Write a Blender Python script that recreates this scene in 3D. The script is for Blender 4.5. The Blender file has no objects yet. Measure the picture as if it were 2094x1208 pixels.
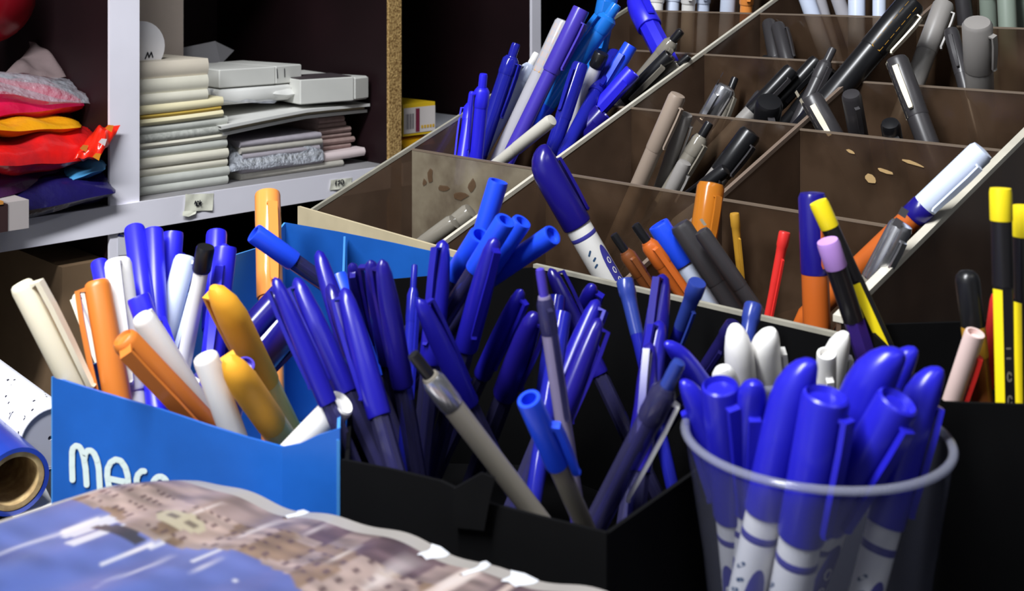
import bpy, math, random
import numpy as np
from mathutils import Vector, Matrix

# ------------------------------------------------------------------ camera, world, lights, exposure
scene = bpy.context.scene
col = scene.collection
random.seed(7)
EYE = 1.17                      # camera height; the counter top is at 0.90
FPX = 2400.0                    # focal length in pixels of the 2094 px wide frame
cam_data = bpy.data.cameras.new('camera')
cam = bpy.data.objects.new('camera', cam_data)
col.objects.link(cam)
cam.location = (0, 0, EYE)
cam.rotation_euler = (math.radians(90), 0, math.radians(-45))
cam_data.sensor_width = 36.0
cam_data.lens = 36.0 * FPX / 2094.0
cam_data.shift_y = -654.0 / 2094.0
cam_data.clip_start = 0.02
cam_data.dof.use_dof = True
cam_data.dof.focus_distance = 0.80
cam_data.dof.aperture_fstop = 20.0
scene.camera = cam

scene.view_settings.view_transform = 'Standard'
scene.view_settings.look = 'None'
scene.view_settings.gamma = 1.0
scene.view_settings.use_curve_mapping = False
scene.view_settings.exposure = 0.0

world = bpy.data.worlds.new('world')
scene.world = world
world.use_nodes = True
world.node_tree.nodes['Background'].inputs[0].default_value = (0.80, 0.88, 1.0, 1)
world.node_tree.nodes['Background'].inputs[1].default_value = 0.02


def area_lamp(loc, sx, sy, power, colour, rot=(0, 0, 0)):
    d = bpy.data.lights.new('tube_light', 'AREA')
    d.shape = 'RECTANGLE'; d.size = sx; d.size_y = sy; d.energy = power; d.color = colour
    o = bpy.data.objects.new('tube_light', d)
    o.location = loc; o.rotation_euler = rot
    col.objects.link(o)
    return o


# two fluorescent battens under the ceiling: one over the aisle on the left, one farther behind the viewer
area_lamp((-0.45, 0.32, 2.10), 1.2, 0.16, 54.0, (0.95, 0.97, 1.0))
area_lamp((0.30, -0.75, 2.37), 1.2, 0.16, 4.0, (0.95, 0.97, 1.0))

# ------------------------------------------------------------------ helpers
S = math.sqrt(0.5)


def W(X, Y, Z):
    """camera-levelled coordinates (X right, Y ahead, Z above the eye) -> world; the shelving runs along world x."""
    return Vector((S * (X + Y), S * (Y - X), Z + EYE))


def at(u, v, Y):
    return np.array([(u - 1047.0) / FPX * Y, Y, -(v + 50.0) / FPX * Y])


def wat(u, v, Y):
    return W(*at(u, v, Y))


def on_shelf(u, v, yw):
    """point of the vertical plane world y = yw seen at (u, v)."""
    t = (u - 1047.0) / FPX
    return wat(u, v, yw / (S * (1 - t)))


def lin(c):
    c = c / 255.0
    return c / 12.92 if c <= 0.04045 else ((c + 0.055) / 1.055) ** 2.4


def rgb(r, g, b):
    return (lin(r), lin(g), lin(b), 1.0)


MATS = {}


def mat(name, c, rough=0.35, spec=0.5, metal=0.0, noise=0.0, nscale=60.0, bump=0.0, bscale=200.0, clear=0.0, tint=None,
        c2=None, dist=0.002, sss=0.0):
    """plastic, paper, board ... ; clear = share of the surface that lets light straight through (thin clear plastic)."""
    if name in MATS:
        return MATS[name]
    m = bpy.data.materials.new(name)
    m.use_nodes = True
    nt = m.node_tree
    b = nt.nodes['Principled BSDF']
    b.inputs['Base Color'].default_value = rgb(*c)
    b.inputs['Roughness'].default_value = rough
    b.inputs['Specular IOR Level'].default_value = spec
    b.inputs['Metallic'].default_value = metal
    tc = nt.nodes.new('ShaderNodeTexCoord')
    if sss:
        b.inputs['Subsurface Weight'].default_value = sss
        b.inputs['Subsurface Radius'].default_value = (0.004, 0.004, 0.006)
        b.inputs['Subsurface Scale'].default_value = 0.5
    if noise or c2:
        n = nt.nodes.new('ShaderNodeTexNoise')
        n.inputs['Scale'].default_value = nscale
        n.inputs['Detail'].default_value = 6
        nt.links.new(tc.outputs['Object'], n.inputs['Vector'])
        r = nt.nodes.new('ShaderNodeValToRGB')
        r.color_ramp.elements[0].position = 0.35
        r.color_ramp.elements[1].position = 0.65
        k = 1 - noise
        lo = rgb(*c2) if c2 else tuple(x * k for x in rgb(*c)[:3]) + (1,)
        r.color_ramp.elements[0].color = lo
        r.color_ramp.elements[1].color = rgb(*c)
        nt.links.new(n.outputs['Fac'], r.inputs['Fac'])
        nt.links.new(r.outputs['Color'], b.inputs['Base Color'])
    if bump:
        n2 = nt.nodes.new('ShaderNodeTexNoise')
        n2.inputs['Scale'].default_value = bscale
        n2.inputs['Detail'].default_value = 4
        nt.links.new(tc.outputs['Object'], n2.inputs['Vector'])
        bp = nt.nodes.new('ShaderNodeBump')
        bp.inputs['Strength'].default_value = bump
        bp.inputs['Distance'].default_value = dist
        nt.links.new(n2.outputs['Fac'], bp.inputs['Height'])
        nt.links.new(bp.outputs['Normal'], b.inputs['Normal'])
    if clear:
        t = nt.nodes.new('ShaderNodeBsdfTransparent')
        t.inputs['Color'].default_value = rgb(*(tint or (235, 235, 235)))
        mx = nt.nodes.new('ShaderNodeMixShader')
        mx.inputs['Fac'].default_value = clear
        out = nt.nodes['Material Output']
        nt.links.new(b.outputs[0], mx.inputs[1])
        nt.links.new(t.outputs[0], mx.inputs[2])
        nt.links.new(mx.outputs[0], out.inputs['Surface'])
    MATS[name] = m
    return m


class MB:
    """collects vertices and faces, becomes ONE mesh object."""

    def __init__(self):
        self.v, self.f, self.m = [], [], []

    def add(self, vs, fs, mi=0):
        o = len(self.v)
        self.v += [tuple(p) for p in vs]
        self.f += [tuple(i + o for i in f) for f in fs]
        self.m += [mi] * len(fs)
        return self

    def box(self, x0, x1, y0, y1, z0, z1, mi=0):
        vs = [(x, y, z) for z in (z0, z1) for y in (y0, y1) for x in (x0, x1)]
        fs = [(0, 2, 3, 1), (4, 5, 7, 6), (0, 1, 5, 4), (2, 6, 7, 3), (0, 4, 6, 2), (1, 3, 7, 5)]
        return self.add(vs, fs, mi)

    def loft(self, rings, n=14, mi=0, cap0=True, cap1=True):
        """rings of (cx, cy, z, rx, ry) stacked along z."""
        vs, fs = [], []
        for cx, cy, z, rx, ry in rings:
            for i in range(n):
                a = 2 * math.pi * i / n
                vs.append((cx + rx * math.cos(a), cy + ry * math.sin(a), z))
        for k in range(len(rings) - 1):
            for i in range(n):
                j = (i + 1) % n
                fs.append((k * n + i, k * n + j, (k + 1) * n + j, (k + 1) * n + i))
        if cap0:
            fs.append(tuple(reversed(range(n))))
        if cap1:
            fs.append(tuple((len(rings) - 1) * n + i for i in range(n)))
        return self.add(vs, fs, mi)

    def lathe(self, prof, n=14, mi=0, cap0=True, cap1=True):
        return self.loft([(0, 0, z, r, r) for r, z in prof], n, mi, cap0, cap1)

    def bar(self, pts, wy, th, mi=0):
        """rectangular strip in the xz plane through pts (x, z, width factor), wy wide along y, th thick."""
        vs, fs = [], []
        for i, p in enumerate(pts):
            a = pts[max(i - 1, 0)]; b = pts[min(i + 1, len(pts) - 1)]
            dx, dz = b[0] - a[0], b[1] - a[1]
            l = math.hypot(dx, dz) or 1
            nx, nz = dz / l, -dx / l
            w = wy * (p[2] if len(p) > 2 else 1.0) / 2
            for sx, sy in ((-.5, -1), (.5, -1), (.5, 1), (-.5, 1)):
                vs.append((p[0] + nx * th * sx, sy * w, p[1] + nz * th * sx))
        for k in range(len(pts) - 1):
            for i in range(4):
                j = (i + 1) % 4
                fs.append((k * 4 + i, k * 4 + j, k * 4 + 4 + j, k * 4 + 4 + i))
        fs.append((3, 2, 1, 0))
        e = (len(pts) - 1) * 4
        fs.append((e, e + 1, e + 2, e + 3))
        return self.add(vs, fs, mi)

    def grid(self, P, mi=0):
        """P[i][j] 3D points."""
        n, m = len(P), len(P[0])
        vs = [p for row in P for p in row]
        fs = [(i * m + j, (i + 1) * m + j, (i + 1) * m + j + 1, i * m + j + 1) for i in range(n - 1) for j in range(m - 1)]
        return self.add(vs, fs, mi)

    def mesh(self, name, mats, smooth=True, angle=40):
        me = bpy.data.meshes.new(name)
        me.from_pydata(self.v, [], self.f)
        for m_ in mats:
            me.materials.append(m_)
        if len(mats) > 1:
            me.polygons.foreach_set('material_index', self.m)
        if smooth:
            me.polygons.foreach_set('use_smooth', [True] * len(self.f))
            me.set_sharp_from_angle(angle=math.radians(angle))
        me.update()
        return me


def link(name, me, parent=None, loc=None):
    o = bpy.data.objects.new(name, me)
    col.objects.link(o)
    if parent is not None:
        o.parent = parent
    if loc is not None:
        o.location = loc
    return o


def part(name, mb, m, parent=None, loc=None, smooth=True, angle=40, label=None):
    mats = m if isinstance(m, (list, tuple)) else [m]
    o = link(name, mb.mesh(name, mats, smooth, angle), parent, loc)
    if label:
        o['label'] = label
    return o


def tag(o, label, cat, group=None, kind=None):
    if label: o['label'] = label
    if cat: o['category'] = cat
    if group: o['group'] = group
    if kind: o['kind'] = kind
    return o


def thing(name, label, cat, loc=(0, 0, 0), group=None, rotz=0.0):
    o = bpy.data.objects.new(name, None)
    o.empty_display_size = 0.02
    col.objects.link(o)
    o.location = loc
    o.rotation_euler = (0, 0, rotz)
    return tag(o, label, cat, group)


def shifted(mb, loc):
    l = Vector(loc)
    mb.v = [tuple(Vector(p) - l) for p in mb.v]
    return mb


def solo(name, mb, m, label, cat, group=None, smooth=True, angle=40, kind=None):
    """a thing that is one mesh; origin moved to the middle of its base."""
    xs = [p[0] for p in mb.v]; ys = [p[1] for p in mb.v]; zs = [p[2] for p in mb.v]
    loc = ((min(xs) + max(xs)) / 2, (min(ys) + max(ys)) / 2, min(zs))
    o = part(name, shifted(mb, loc), m, None, loc, smooth, angle)
    return tag(o, label, cat, group, kind)


def slab_wall(plan, tops, bots, th):
    """a thin standing sheet over a plan polyline of world (x, y), th thick to its left."""
    mb = MB()
    n = len(plan)
    vs = []
    for i in range(n):
        a = Vector(plan[max(i - 1, 0)]); b = Vector(plan[min(i + 1, n - 1)])
        d = (b - a).normalized()
        nrm = Vector((-d.y, d.x)) * th
        p = Vector(plan[i]); q = p + nrm
        vs += [(p.x, p.y, bots[i]), (p.x, p.y, tops[i]), (q.x, q.y, tops[i]), (q.x, q.y, bots[i])]
    fs = []
    for i in range(n - 1):
        for k in range(4):
            j = (k + 1) % 4
            fs.append((i * 4 + k, i * 4 + j, i * 4 + 4 + j, i * 4 + 4 + k))
    fs += [(3, 2, 1, 0), tuple((n - 1) * 4 + k for k in range(4))]
    mb.add(vs, fs)
    return mb


def prism_xz(poly, y0, y1):
    """polygon of world (x, z) extruded along y."""
    n = len(poly)
    vs = [(x, y0, z) for x, z in poly] + [(x, y1, z) for x, z in poly]
    fs = [tuple(range(n)), tuple(reversed(range(n, 2 * n)))]
    fs += [(i, i + n, (i + 1) % n + n, (i + 1) % n) for i in range(n)]
    return MB().add(vs, fs)


def prism_xy(poly, z0, z1):
    n = len(poly)
    vs = [(x, y, z0) for x, y in poly] + [(x, y, z1) for x, y in poly]
    fs = [tuple(reversed(range(n))), tuple(range(n, 2 * n))]
    fs += [(i, (i + 1) % n, (i + 1) % n + n, i + n) for i in range(n)]
    return MB().add(vs, fs)


def strokes(fn, lines, w, mb=None):
    """flat rounded pen strokes; fn maps (x, y) on the sheet to 3D. Overlapping pieces lie in turn a hair higher."""
    mb = mb or MB()
    e = w * .1

    def put(pts, k):
        x, y = pts[0]
        p = Vector(fn(x, y))
        n = (Vector(fn(x + e, y)) - p).cross(Vector(fn(x, y + e)) - p).normalized() * (3e-5 * k)
        mb.add([Vector(fn(*q)) + n for q in pts], [tuple(range(len(pts)))])

    for ln in lines:
        for i in range(len(ln) - 1):
            (x0, y0), (x1, y1) = ln[i], ln[i + 1]
            l = math.hypot(x1 - x0, y1 - y0) or 1e-9
            nx, ny = -(y1 - y0) / l * w / 2, (x1 - x0) / l * w / 2
            put([(x0 + nx, y0 + ny), (x0 - nx, y0 - ny), (x1 - nx, y1 - ny), (x1 + nx, y1 + ny)], 1 + i % 2)
        for i, (x, y) in enumerate(ln):
            put([(x + w / 2 * math.cos(k * math.pi / 5), y + w / 2 * math.sin(k * math.pi / 5)) for k in range(10)], -(i % 2))
    return mb


def arc(cx, cy, rx, ry, a0, a1, n=12):
    return [(cx + rx * math.cos(math.radians(a0 + (a1 - a0) * i / n)), cy + ry * math.sin(math.radians(a0 + (a1 - a0) * i / n))) for i in range(n + 1)]


def pillow(c00, c10, c11, c01, thick, seed=0, nu=26, nv=18, rough=0.004, sharp=0.5):
    """soft filled bag over a four-cornered sheet: two skins that meet at the seams."""
    rnd = random.Random(seed)
    ph = [(rnd.uniform(4, 19), rnd.uniform(4, 19), rnd.uniform(0, 6.3), rnd.uniform(.4, 1)) for _ in range(7)]
    c = [Vector(p) for p in (c00, c10, c11, c01)]
    nrm = (c[1] - c[0]).cross(c[3] - c[0]).normalized()
    if nrm.z < 0:
        nrm = -nrm
    mb = MB()
    for side in (1, -1):
        P = []
        for i in range(nu + 1):
            row = []
            for j in range(nv + 1):
                a, b = i / nu, j / nv
                p = c[0] * (1 - a) * (1 - b) + c[1] * a * (1 - b) + c[2] * a * b + c[3] * (1 - a) * b
                e = (max(0, 4 * a * (1 - a)) * max(0, 4 * b * (1 - b))) ** sharp
                w = sum(k[3] * math.sin(k[0] * a + k[1] * b + k[2]) for k in ph) / 3
                h = side * thick / 2 * e + rough * w * (0.35 + 0.65 * e)
                row.append(tuple(p + nrm * h))
            P.append(row)
        if side < 0:
            P = P[::-1]
        mb.grid(P)
    return mb


def obox(corner, yaw, la, lb, h, r=0.0):
    """upright box: corner = its nearest bottom corner, side la runs along yaw, side lb along yaw + 90 degrees."""
    c, s = math.cos(yaw), math.sin(yaw)
    mb = MB()
    e = r
    def P(a, b, z):
        return (corner[0] + a * c - b * s, corner[1] + a * s + b * c, corner[2] + z)
    lev = [(0, e), (e, 0), (h - e, 0), (h, e)] if r else [(0, 0), (h, 0)]
    vs, n = [], 8 if r else 4
    for z, q in lev:
        if r:
            x0, x1, y0, y1 = q, la - q, q, lb - q
            vs += [P(x0 + e, y0, z), P(x1 - e, y0, z), P(x1, y0 + e, z), P(x1, y1 - e, z), P(x1 - e, y1, z), P(x0 + e, y1, z), P(x0, y1 - e, z), P(x0, y0 + e, z)]
        else:
            vs += [P(0, 0, z), P(la, 0, z), P(la, lb, z), P(0, lb, z)]
    fs = [tuple(reversed(range(n))), tuple((len(lev) - 1) * n + i for i in range(n))]
    for k in range(len(lev) - 1):
        for i in range(n):
            j = (i + 1) % n
            fs.append((k * n + i, k * n + j, (k + 1) * n + j, (k + 1) * n + i))
    return mb.add(vs, fs)

# ------------------------------------------------------------------ the room (world x runs along the shelving, y towards it)
M_floor = mat('floor_tiles', (120, 116, 110), 0.5, noise=0.2, nscale=4)
M_wall = mat('painted_wall', (188, 190, 192), 0.8, noise=0.05, nscale=8)
M_dark = mat('dark_wood', (30, 13, 17), 0.55, 0.3, noise=0.35, nscale=9)
M_white = mat('white_laminate', (238, 236, 246), 0.45, 0.4, noise=0.06, nscale=14)
M_chip = mat('chipboard_edge', (206, 172, 112), 0.85, 0.2, c2=(120, 88, 48), nscale=420, bump=0.6, bscale=500)
M_counter = mat('counter_laminate', (30, 30, 34), 0.45, noise=0.2, nscale=20)


def structure(name, mb, m):
    o = part(name, mb, m, None, None, False)
    o['kind'] = 'structure'
    return o


RX0, RX1, RY0, RY1, RZ = -1.6, 2.6, -2.2, 1.42, 2.5
structure('floor', MB().box(RX0 - .1, RX1 + .1, RY0 - .1, RY1 + .1, -.1, 0), M_floor)
structure('ceiling', MB().box(RX0 - .1, RX1 + .1, RY0 - .1, RY1 + .1, RZ, RZ + .1), M_wall)
structure('wall_back', MB().box(RX0 - .1, RX1 + .1, RY1, RY1 + .1, 0, RZ), M_wall)
structure('wall_front', MB().box(RX0 - .1, RX1 + .1, RY0 - .1, RY0, 0, RZ), M_wall)
structure('wall_left', MB().box(RX0 - .1, RX0, RY0, RY1, 0, RZ), M_wall)
structure('wall_right', MB().box(RX1, RX1 + .1, RY0, RY1, 0, RZ), M_wall)

# lamp housings under the ceiling (their light is set at the top)
for lx, ly, which in ((-0.45, 0.32, 'hung by the aisle before the shelving'), (0.30, -0.75, 'far behind the counter')):
    t = thing('batten_lamp', 'white ceiling batten lamp ' + which, 'lamp', (lx, ly, RZ))
    zl = 2.105 - RZ if ly > 0 else -.09
    part('housing', MB().box(-.62, .62, -.10, .10, zl, zl + .07), M_white, t, None, False)
    for hx in (-.4, .4):
        part('hanger', MB().box(hx - .006, hx + .006, -.006, .006, zl + .07, -.0005), M_white, t, None, False)

# counter
ct = thing('shop_counter', 'dark laminate shop counter under all the pen containers', 'counter', (0.6, 0.2, 0))
part('worktop', shifted(MB().box(0.09, 1.25, -.55, .742, .872, .90), (.6, .2, 0)), M_counter, ct, None, False)
part('counter_body', shifted(MB().box(0.14, 1.2, -.5, .70, 0, .872), (.6, .2, 0)), M_dark, ct, None, False)

# ------------------------------------------------------------------ shelving unit along the wall
FR = 1.034                       # its front plane
BK = 1.40
SHZ = EYE - .2135                # top of the board in view
X1, X2, X3 = 0.521, 0.847, 1.078  # left faces / middles of the uprights in view
t = shelf = thing('shelving_unit', 'dark wooden wall shelving with white edged boards behind the counter', 'shelf', (0.6, 1.2, 0))
o0 = (0.6, 1.2, 0)


def sp(name, x0, x1, y0, y1, z0, z1, m, label=None):
    return part(name, shifted(MB().box(x0, x1, y0, y1, z0, z1), o0), m, shelf, None, False, label=label)


UPR = ((-1.02, .014), (-0.42, .014), (0.06, .014), (X1, .0148), (X2, .009), (X3, .008), (1.5, .014), (2.0, .014))
BOARDS = (0.08, 0.50, SHZ - .0125, SHZ + .44, SHZ + .88)
for x, h in UPR:
    u = sp('upright', x - h, x + h, FR + .004, BK, 0, 2.1, M_dark)
    if x == X2:
        e = sp('raw_edge', x - h, x + h, FR, FR + .004, 0, 2.1, M_chip, 'bare chipboard front edge of an upright')
    else:
        e = sp('edge_strip', x - h, x + h, FR, FR + .004, 0, 2.1, M_white, 'white edging on an upright')
for z in BOARDS:
    for i in range(len(UPR) - 1):
        xa, xb = UPR[i][0] + UPR[i][1], UPR[i + 1][0] - UPR[i + 1][1]
        sp('shelf_board', xa, xb, FR + .004, BK, z - .0125, z + .012, M_dark if z != BOARDS[2] else mat('shelf_paper', (150, 148, 150), .7, noise=.15, nscale=12))
sp('back_panel', -1.03, 2.01, BK, BK + .01, 0, 2.1, M_dark)
for z in BOARDS:
    sp('edge_strip', -1.034, X2 - .009 if z == BOARDS[2] else 2.014, FR - .003, FR, z - .0135, z + .0125, M_white, 'white edging along a shelf board')
sp('edge_strip', X2 + .009, 2.014, FR - .003, FR, BOARDS[2] - .0135, BOARDS[2] + .0125, M_white, 'white edging along a shelf board')

# price labels taped to the edge of the board
M_label = mat('label_paper', (232, 232, 214), 0.6, noise=.05, nscale=30)
M_inkpen = mat('label_ink', (22, 22, 34), 0.6)


def edge_label(u0, u1, v0, v1, lines, wob, lab):
    pts = [on_shelf(u0, v0, FR - .004), on_shelf(u1, v0 - wob, FR - .004), on_shelf(u1 - 4, v1 - wob, FR - .0045), on_shelf(u0 - 2, v1, FR - .0045)]
    mb = MB()
    n = 8
    P = [[tuple((pts[0] * (1 - a / n) + pts[1] * (a / n)) * (1 - b / 4) + (pts[3] * (1 - a / n) + pts[2] * (a / n)) * (b / 4)
                + Vector((0, -.0006 * math.sin(a * 1.3 + b), 0))) for b in range(5)] for a in range(n + 1)]
    mb.grid(P)
    lb = part('price_label', shifted(mb, o0), M_label, shelf, label=lab)
    def fn(x, y):
        return on_shelf(x, y, FR - .0058)
    part('handwriting', shifted(strokes(fn, lines, 2.2), o0), M_inkpen, lb, None, False)


edge_label(379, 438, 397, 432, [[(398, 417), (400, 411), (402, 421)], arc(405, 416, 2.5, 5, 0, 360, 8), [(409, 410), (411, 420)], [(407, 418), (412, 413)]], 2,
           'cream paper price tag with a short dark scrawl')
edge_label(676, 721, 368, 389, [[(686, 376), (688, 370), (687, 379)], [(691, 371), (695, 369), (692, 379)], arc(700, 372, 3, 4.5, 0, 360, 8)], 5,
           'small cream price tag reading 170')
# ragged strip of tape below the first tag
part('tape_scrap', shifted(MB().add([on_shelf(374, 432, FR - .0045), on_shelf(402, 430, FR - .0045), on_shelf(400, 437, FR - .006), on_shelf(385, 443, FR - .006), on_shelf(373, 441, FR - .006)],
                                    [(0, 1, 2, 3, 4)]), o0), M_label, shelf, None, False)
# worn sticker on the lower upright
st = part('sticker', shifted(MB().add([on_shelf(241, 458, FR - .0006), on_shelf(274, 455, FR - .0006), on_shelf(274, 520, FR - .0006), on_shelf(241, 522, FR - .0006)], [(0, 1, 2, 3)]), o0),
          mat('sticker_white', (214, 214, 222), .5), shelf, None, False)
part('sticker_print', shifted(strokes(lambda x, y: on_shelf(x, y, FR - .0012), [[(243, 462), (254, 460)], [(246, 466), (254, 465)], [(243, 471), (253, 468)]], 3.2), o0),
     mat('sticker_red', (150, 40, 60), .5), st, None, False)
part('sticker_print', shifted(strokes(lambda x, y: on_shelf(x, y, FR - .0012), [[(242, 474), (253, 477)], [(242, 481), (252, 482)], [(244, 466), (244, 480)]], 3.2), o0),
     mat('sticker_navy', (40, 50, 120), .5), st, None, False)

# ------------------------------------------------------------------ what stands on the shelf
M_paper = mat('paper_cream', (226, 222, 204), 0.7, noise=.06, nscale=60)
M_paperw = mat('paper_white', (222, 222, 218), 0.65, noise=.05, nscale=40)
M_grey = mat('paper_grey', (196, 198, 190), 0.7, noise=.08, nscale=90)
M_kraft = mat('card_beige', (206, 190, 178), 0.75, noise=.08, nscale=30)
M_mauve = mat('page_edges_mauve', (158, 134, 128), 0.75, noise=.12, nscale=200)
M_film = mat('clear_film', (226, 230, 240), 0.12, 0.9, clear=0.78, bump=1.0, bscale=120, dist=.006)
M_filmc = mat('crumpled_film', (206, 212, 222), 0.14, 0.9, clear=0.42, bump=1.0, bscale=160, dist=.008)
M_ochre = mat('cover_ochre', (190, 160, 70), 0.5)


def book(x0, x1, y0, y1, z0, z1, sag, mb=None, n=10, r=.0015):
    """a soft block of paper with a slightly rounded spine that follows the pile's sag."""
    mb = mb or MB()
    h = z1 - z0
    prof = [(y1, z0), (y0 + r, z0), (y0, z0 + h * .25), (y0 - r * .4, z0 + h * .5), (y0, z0 + h * .75), (y0 + r, z1), (y1, z1)]
    vs, m = [], len(prof)
    for i in range(n + 1):
        a = i / n
        for y, z in prof:
            vs.append((x0 + (x1 - x0) * a, y, z + sag * (a * a)))
    fs = [(i * m + j, (i + 1) * m + j, (i + 1) * m + (j + 1) % m, i * m + (j + 1) % m) for i in range(n) for j in range(m)]
    fs += [tuple(reversed(range(m))), tuple(n * m + j for j in range(m))]
    return mb.add(vs, fs)


def edge_x(u, yw):
    return on_shelf(u, 0, yw).x


# tall pile of exercise books beside the white upright: (right end px, bottom v, top v at the right end, colour, sag)
pile = [
    (466, 402, 384, 'g', 0, 'lowest white exercise book of the tall pile on the shelf board'),
    (468, 384, 366, 'g', 0, 'white exercise book second from the bottom of the tall pile'),
    (466, 366, 349, 'w', .0005, 'white exercise book third from the bottom of the tall pile'),
    (466, 349, 330, 'w', .001, 'white exercise book fourth from the bottom of the tall pile'),
    (465, 330, 312, 'g', .002, 'thick grey-white exercise book under the ruled one in the tall pile'),
    (464, 312, 300, 'w', .003, 'thin white exercise book with a lifted corner at mid height of the tall pile'),
    (468, 300, 284, 'r', .003, 'exercise book with fine ruled page edges in the tall pile'),
    (466, 284, 267, 'g', .0035, 'pale grey exercise book under the cream one in the tall pile'),
    (455, 267, 254, 'c', .004, 'cream exercise book under the ochre one in the tall pile'),
    (452, 254, 245, 'o', .004, 'thin book with an ochre cover in the tall white pile'),
    (455, 245, 227, 'c', .004, 'cream exercise book sticking out above the ochre one'),
    (424, 227, 205, 'w', .001, 'white exercise book third from the top of the tall pile'),
    (426, 205, 176, 'w', .001, 'plump white exercise book second from the top of the tall pile'),
    (428, 176, 143, 'k', .001, 'plump beige-grey book lying on top of the tall pile'),
]
CB = {'g': M_grey, 'w': M_paper, 'c': mat('paper_warm', (236, 226, 186), .7), 'o': M_ochre, 'k': mat('paper_beige', (216, 206, 188), .7, noise=.05, nscale=40),
      'r': mat('ruled_edges', (190, 192, 184), .7, noise=.3, nscale=300)}
zb = SHZ
yf = FR + .024
for ur, vb, vt, c, sag, lab in pile:
    h = on_shelf(450, vt, yf).z - on_shelf(450, vb, yf).z
    x1 = edge_x(ur, yf)
    b = book(X1 + .0155, x1, yf + random.uniform(-.002, .002), yf + .15, zb, zb + h * .985, sag * .6 if c != 'g' else sag * .6)
    o = solo('exercise_book', b, CB[c], lab, 'book', 'tall pile of exercise books')
    zb += h
pile_top = zb

# plain carton standing at the back on that pile
bx = on_shelf(375, 140, 1.235)
c = thing('carton', 'beige carton with faint purple print standing behind the tall book pile', 'box', (bx.x - .06, 1.31, SHZ))
part('box_body', MB().box(-.07, .06, -.075, .065, 0, .36), M_kraft, c, None, False)
M_print = mat('carton_print', (122, 100, 122), .7)
pr = MB()
yy = -.0755
for k, (xa, xb_, za, zc, w) in enumerate([(-.052, -.012, .13, .2, .0022), (-.052, -.012, .2, .2, .0022), (-.052, -.012, .13, .13, .0022), (-.052, -.052, .13, .2, .0022), (-.012, -.012, .13, .2, .0022)]):
    if k:
        strokes(lambda x, z: (x, yy, z), [[(xa, za), (xb_, zc)]], w * .5, pr)
for z in (.138, .144, .150, .159, .163):
    strokes(lambda x, z: (x, yy, z), [[(-.047 + i * .0055, z + random.uniform(-.001, .001)), (-.0435 + i * .0055, z)] for i in range(6)], .0018 if z < .155 else .004, pr)
part('print', pr, M_print, c, None, False)

# white disc with a scrawl hung inside the upright
dc = on_shelf(284, 95, 1.09)
d = thing('round_tag', 'round white tag with a dark scrawl beside the white upright', 'tag', (dc.x, 1.085, dc.z))
n = 28
vs = [(.0255 * math.cos(2 * math.pi * i / n), y, .0255 * math.sin(2 * math.pi * i / n)) for y in (0, .001) for i in range(n)]
part('disc', MB().add(vs, [tuple(range(n)), tuple(reversed(range(n, 2 * n)))] + [(i, i + n, (i + 1) % n + n, (i + 1) % n) for i in range(n)]), mat('tag_white', (232, 230, 232), .4), d, None, False)
part('handwriting', strokes(lambda x, z: (x, -.0006, z), [[(.004, -.012), (.0065, -.006), (.008, -.011), (.0105, -.006), (.012, -.011)]], .0013), M_inkpen, d, None, False)

# sheet of grey paper standing askew at the back
p = MB().add([on_shelf(372, 98, 1.30), on_shelf(440, 84, 1.30), on_shelf(479, 103, 1.31), on_shelf(452, 131, 1.30), on_shelf(372, 131, 1.30)], [(0, 1, 2, 3, 4)])
p.add([tuple(Vector(v) + Vector((.0004, .0012, 0))) for v in p.v], [(4, 3, 2, 1, 0)])
solo('loose_sheet', p, mat('paper_dim', (170, 168, 172), .8), 'loose grey sheet leaning at the back of the shelf above the white boxes', 'paper', smooth=False)


# bundle of grey-brown notebooks, lower right of the middle bay
def shelf_pad(name, u0, u1, vt, vb, y, depth, m, lab, grp, sag=0, cat='book'):
    a, b_ = on_shelf(u0, vb, y), on_shelf(u1, vb, y)
    z1 = on_shelf(u0, vt, y).z
    return solo(name, book(a.x, b_.x, y, y + depth, a.z, z1, sag), m, lab, cat, grp)


ztop = SHZ
xs0, xs1 = edge_x(472, 1.085), edge_x(640, 1.085)
labs = ['lowest brown-edged notebook of the wrapped stack', 'second notebook from the bottom of the wrapped stack', 'third notebook from the bottom of the wrapped stack',
        'fourth notebook from the bottom of the wrapped stack', 'fifth notebook from the bottom of the wrapped stack', 'topmost pale notebook of the wrapped stack']
for k in range(6):
    h = .0068
    x0, x1 = xs0 + random.uniform(-.002, .002), (X2 - .05 if k < 1 else edge_x(640, 1.085) - .003) + random.uniform(-.003, .002)
    mpad = mat('page_edges_lilac', (168, 162, 170), .7, noise=.1, nscale=200) if k % 2 else mat('page_edges_stone', (186, 182, 172), .7, noise=.1, nscale=200)
    solo('notebook', book(x0, x1, 1.064, 1.21, ztop, ztop + h * .97, 0), mpad, labs[k], 'book', 'wrapped stack of notebooks')
    ztop += h
# pale and mauve pads behind it
zz = SHZ + .0015
for k in range(7):
    h = .0062
    off = .012 * max(0, k - 3) / 3
    x1 = X2 - .022 - .006 * abs(math.sin(k * 1.7)) - off
    x0 = edge_x(645, 1.085)
    if k == 0:
        solo('folder', book(edge_x(645, 1.085), x1 + .004, 1.066, 1.2, SHZ + .0072, SHZ + .0072 + .009, .001), mat('folder_pinkish', (224, 208, 208), .6), 'pale pink folder poking out right of the wrapped stack', 'folder')
        continue
    solo('notebook', book(x0, x1, 1.078 + .002 * (k % 2), 1.22, zz + .0155, zz + .0155 + h * .97, .0), M_mauve,
         ['', 'lowest mauve notebook of the loose stack under the envelopes', 'mauve notebook second from the bottom of the loose stack', 'mauve notebook third from the bottom of the loose stack',
          'mauve notebook third from the top of the loose stack', 'mauve notebook second from the top of the loose stack', 'topmost mauve notebook right under the envelopes'][k], 'book', 'loose stack of mauve notebooks')
    zz += h

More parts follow.
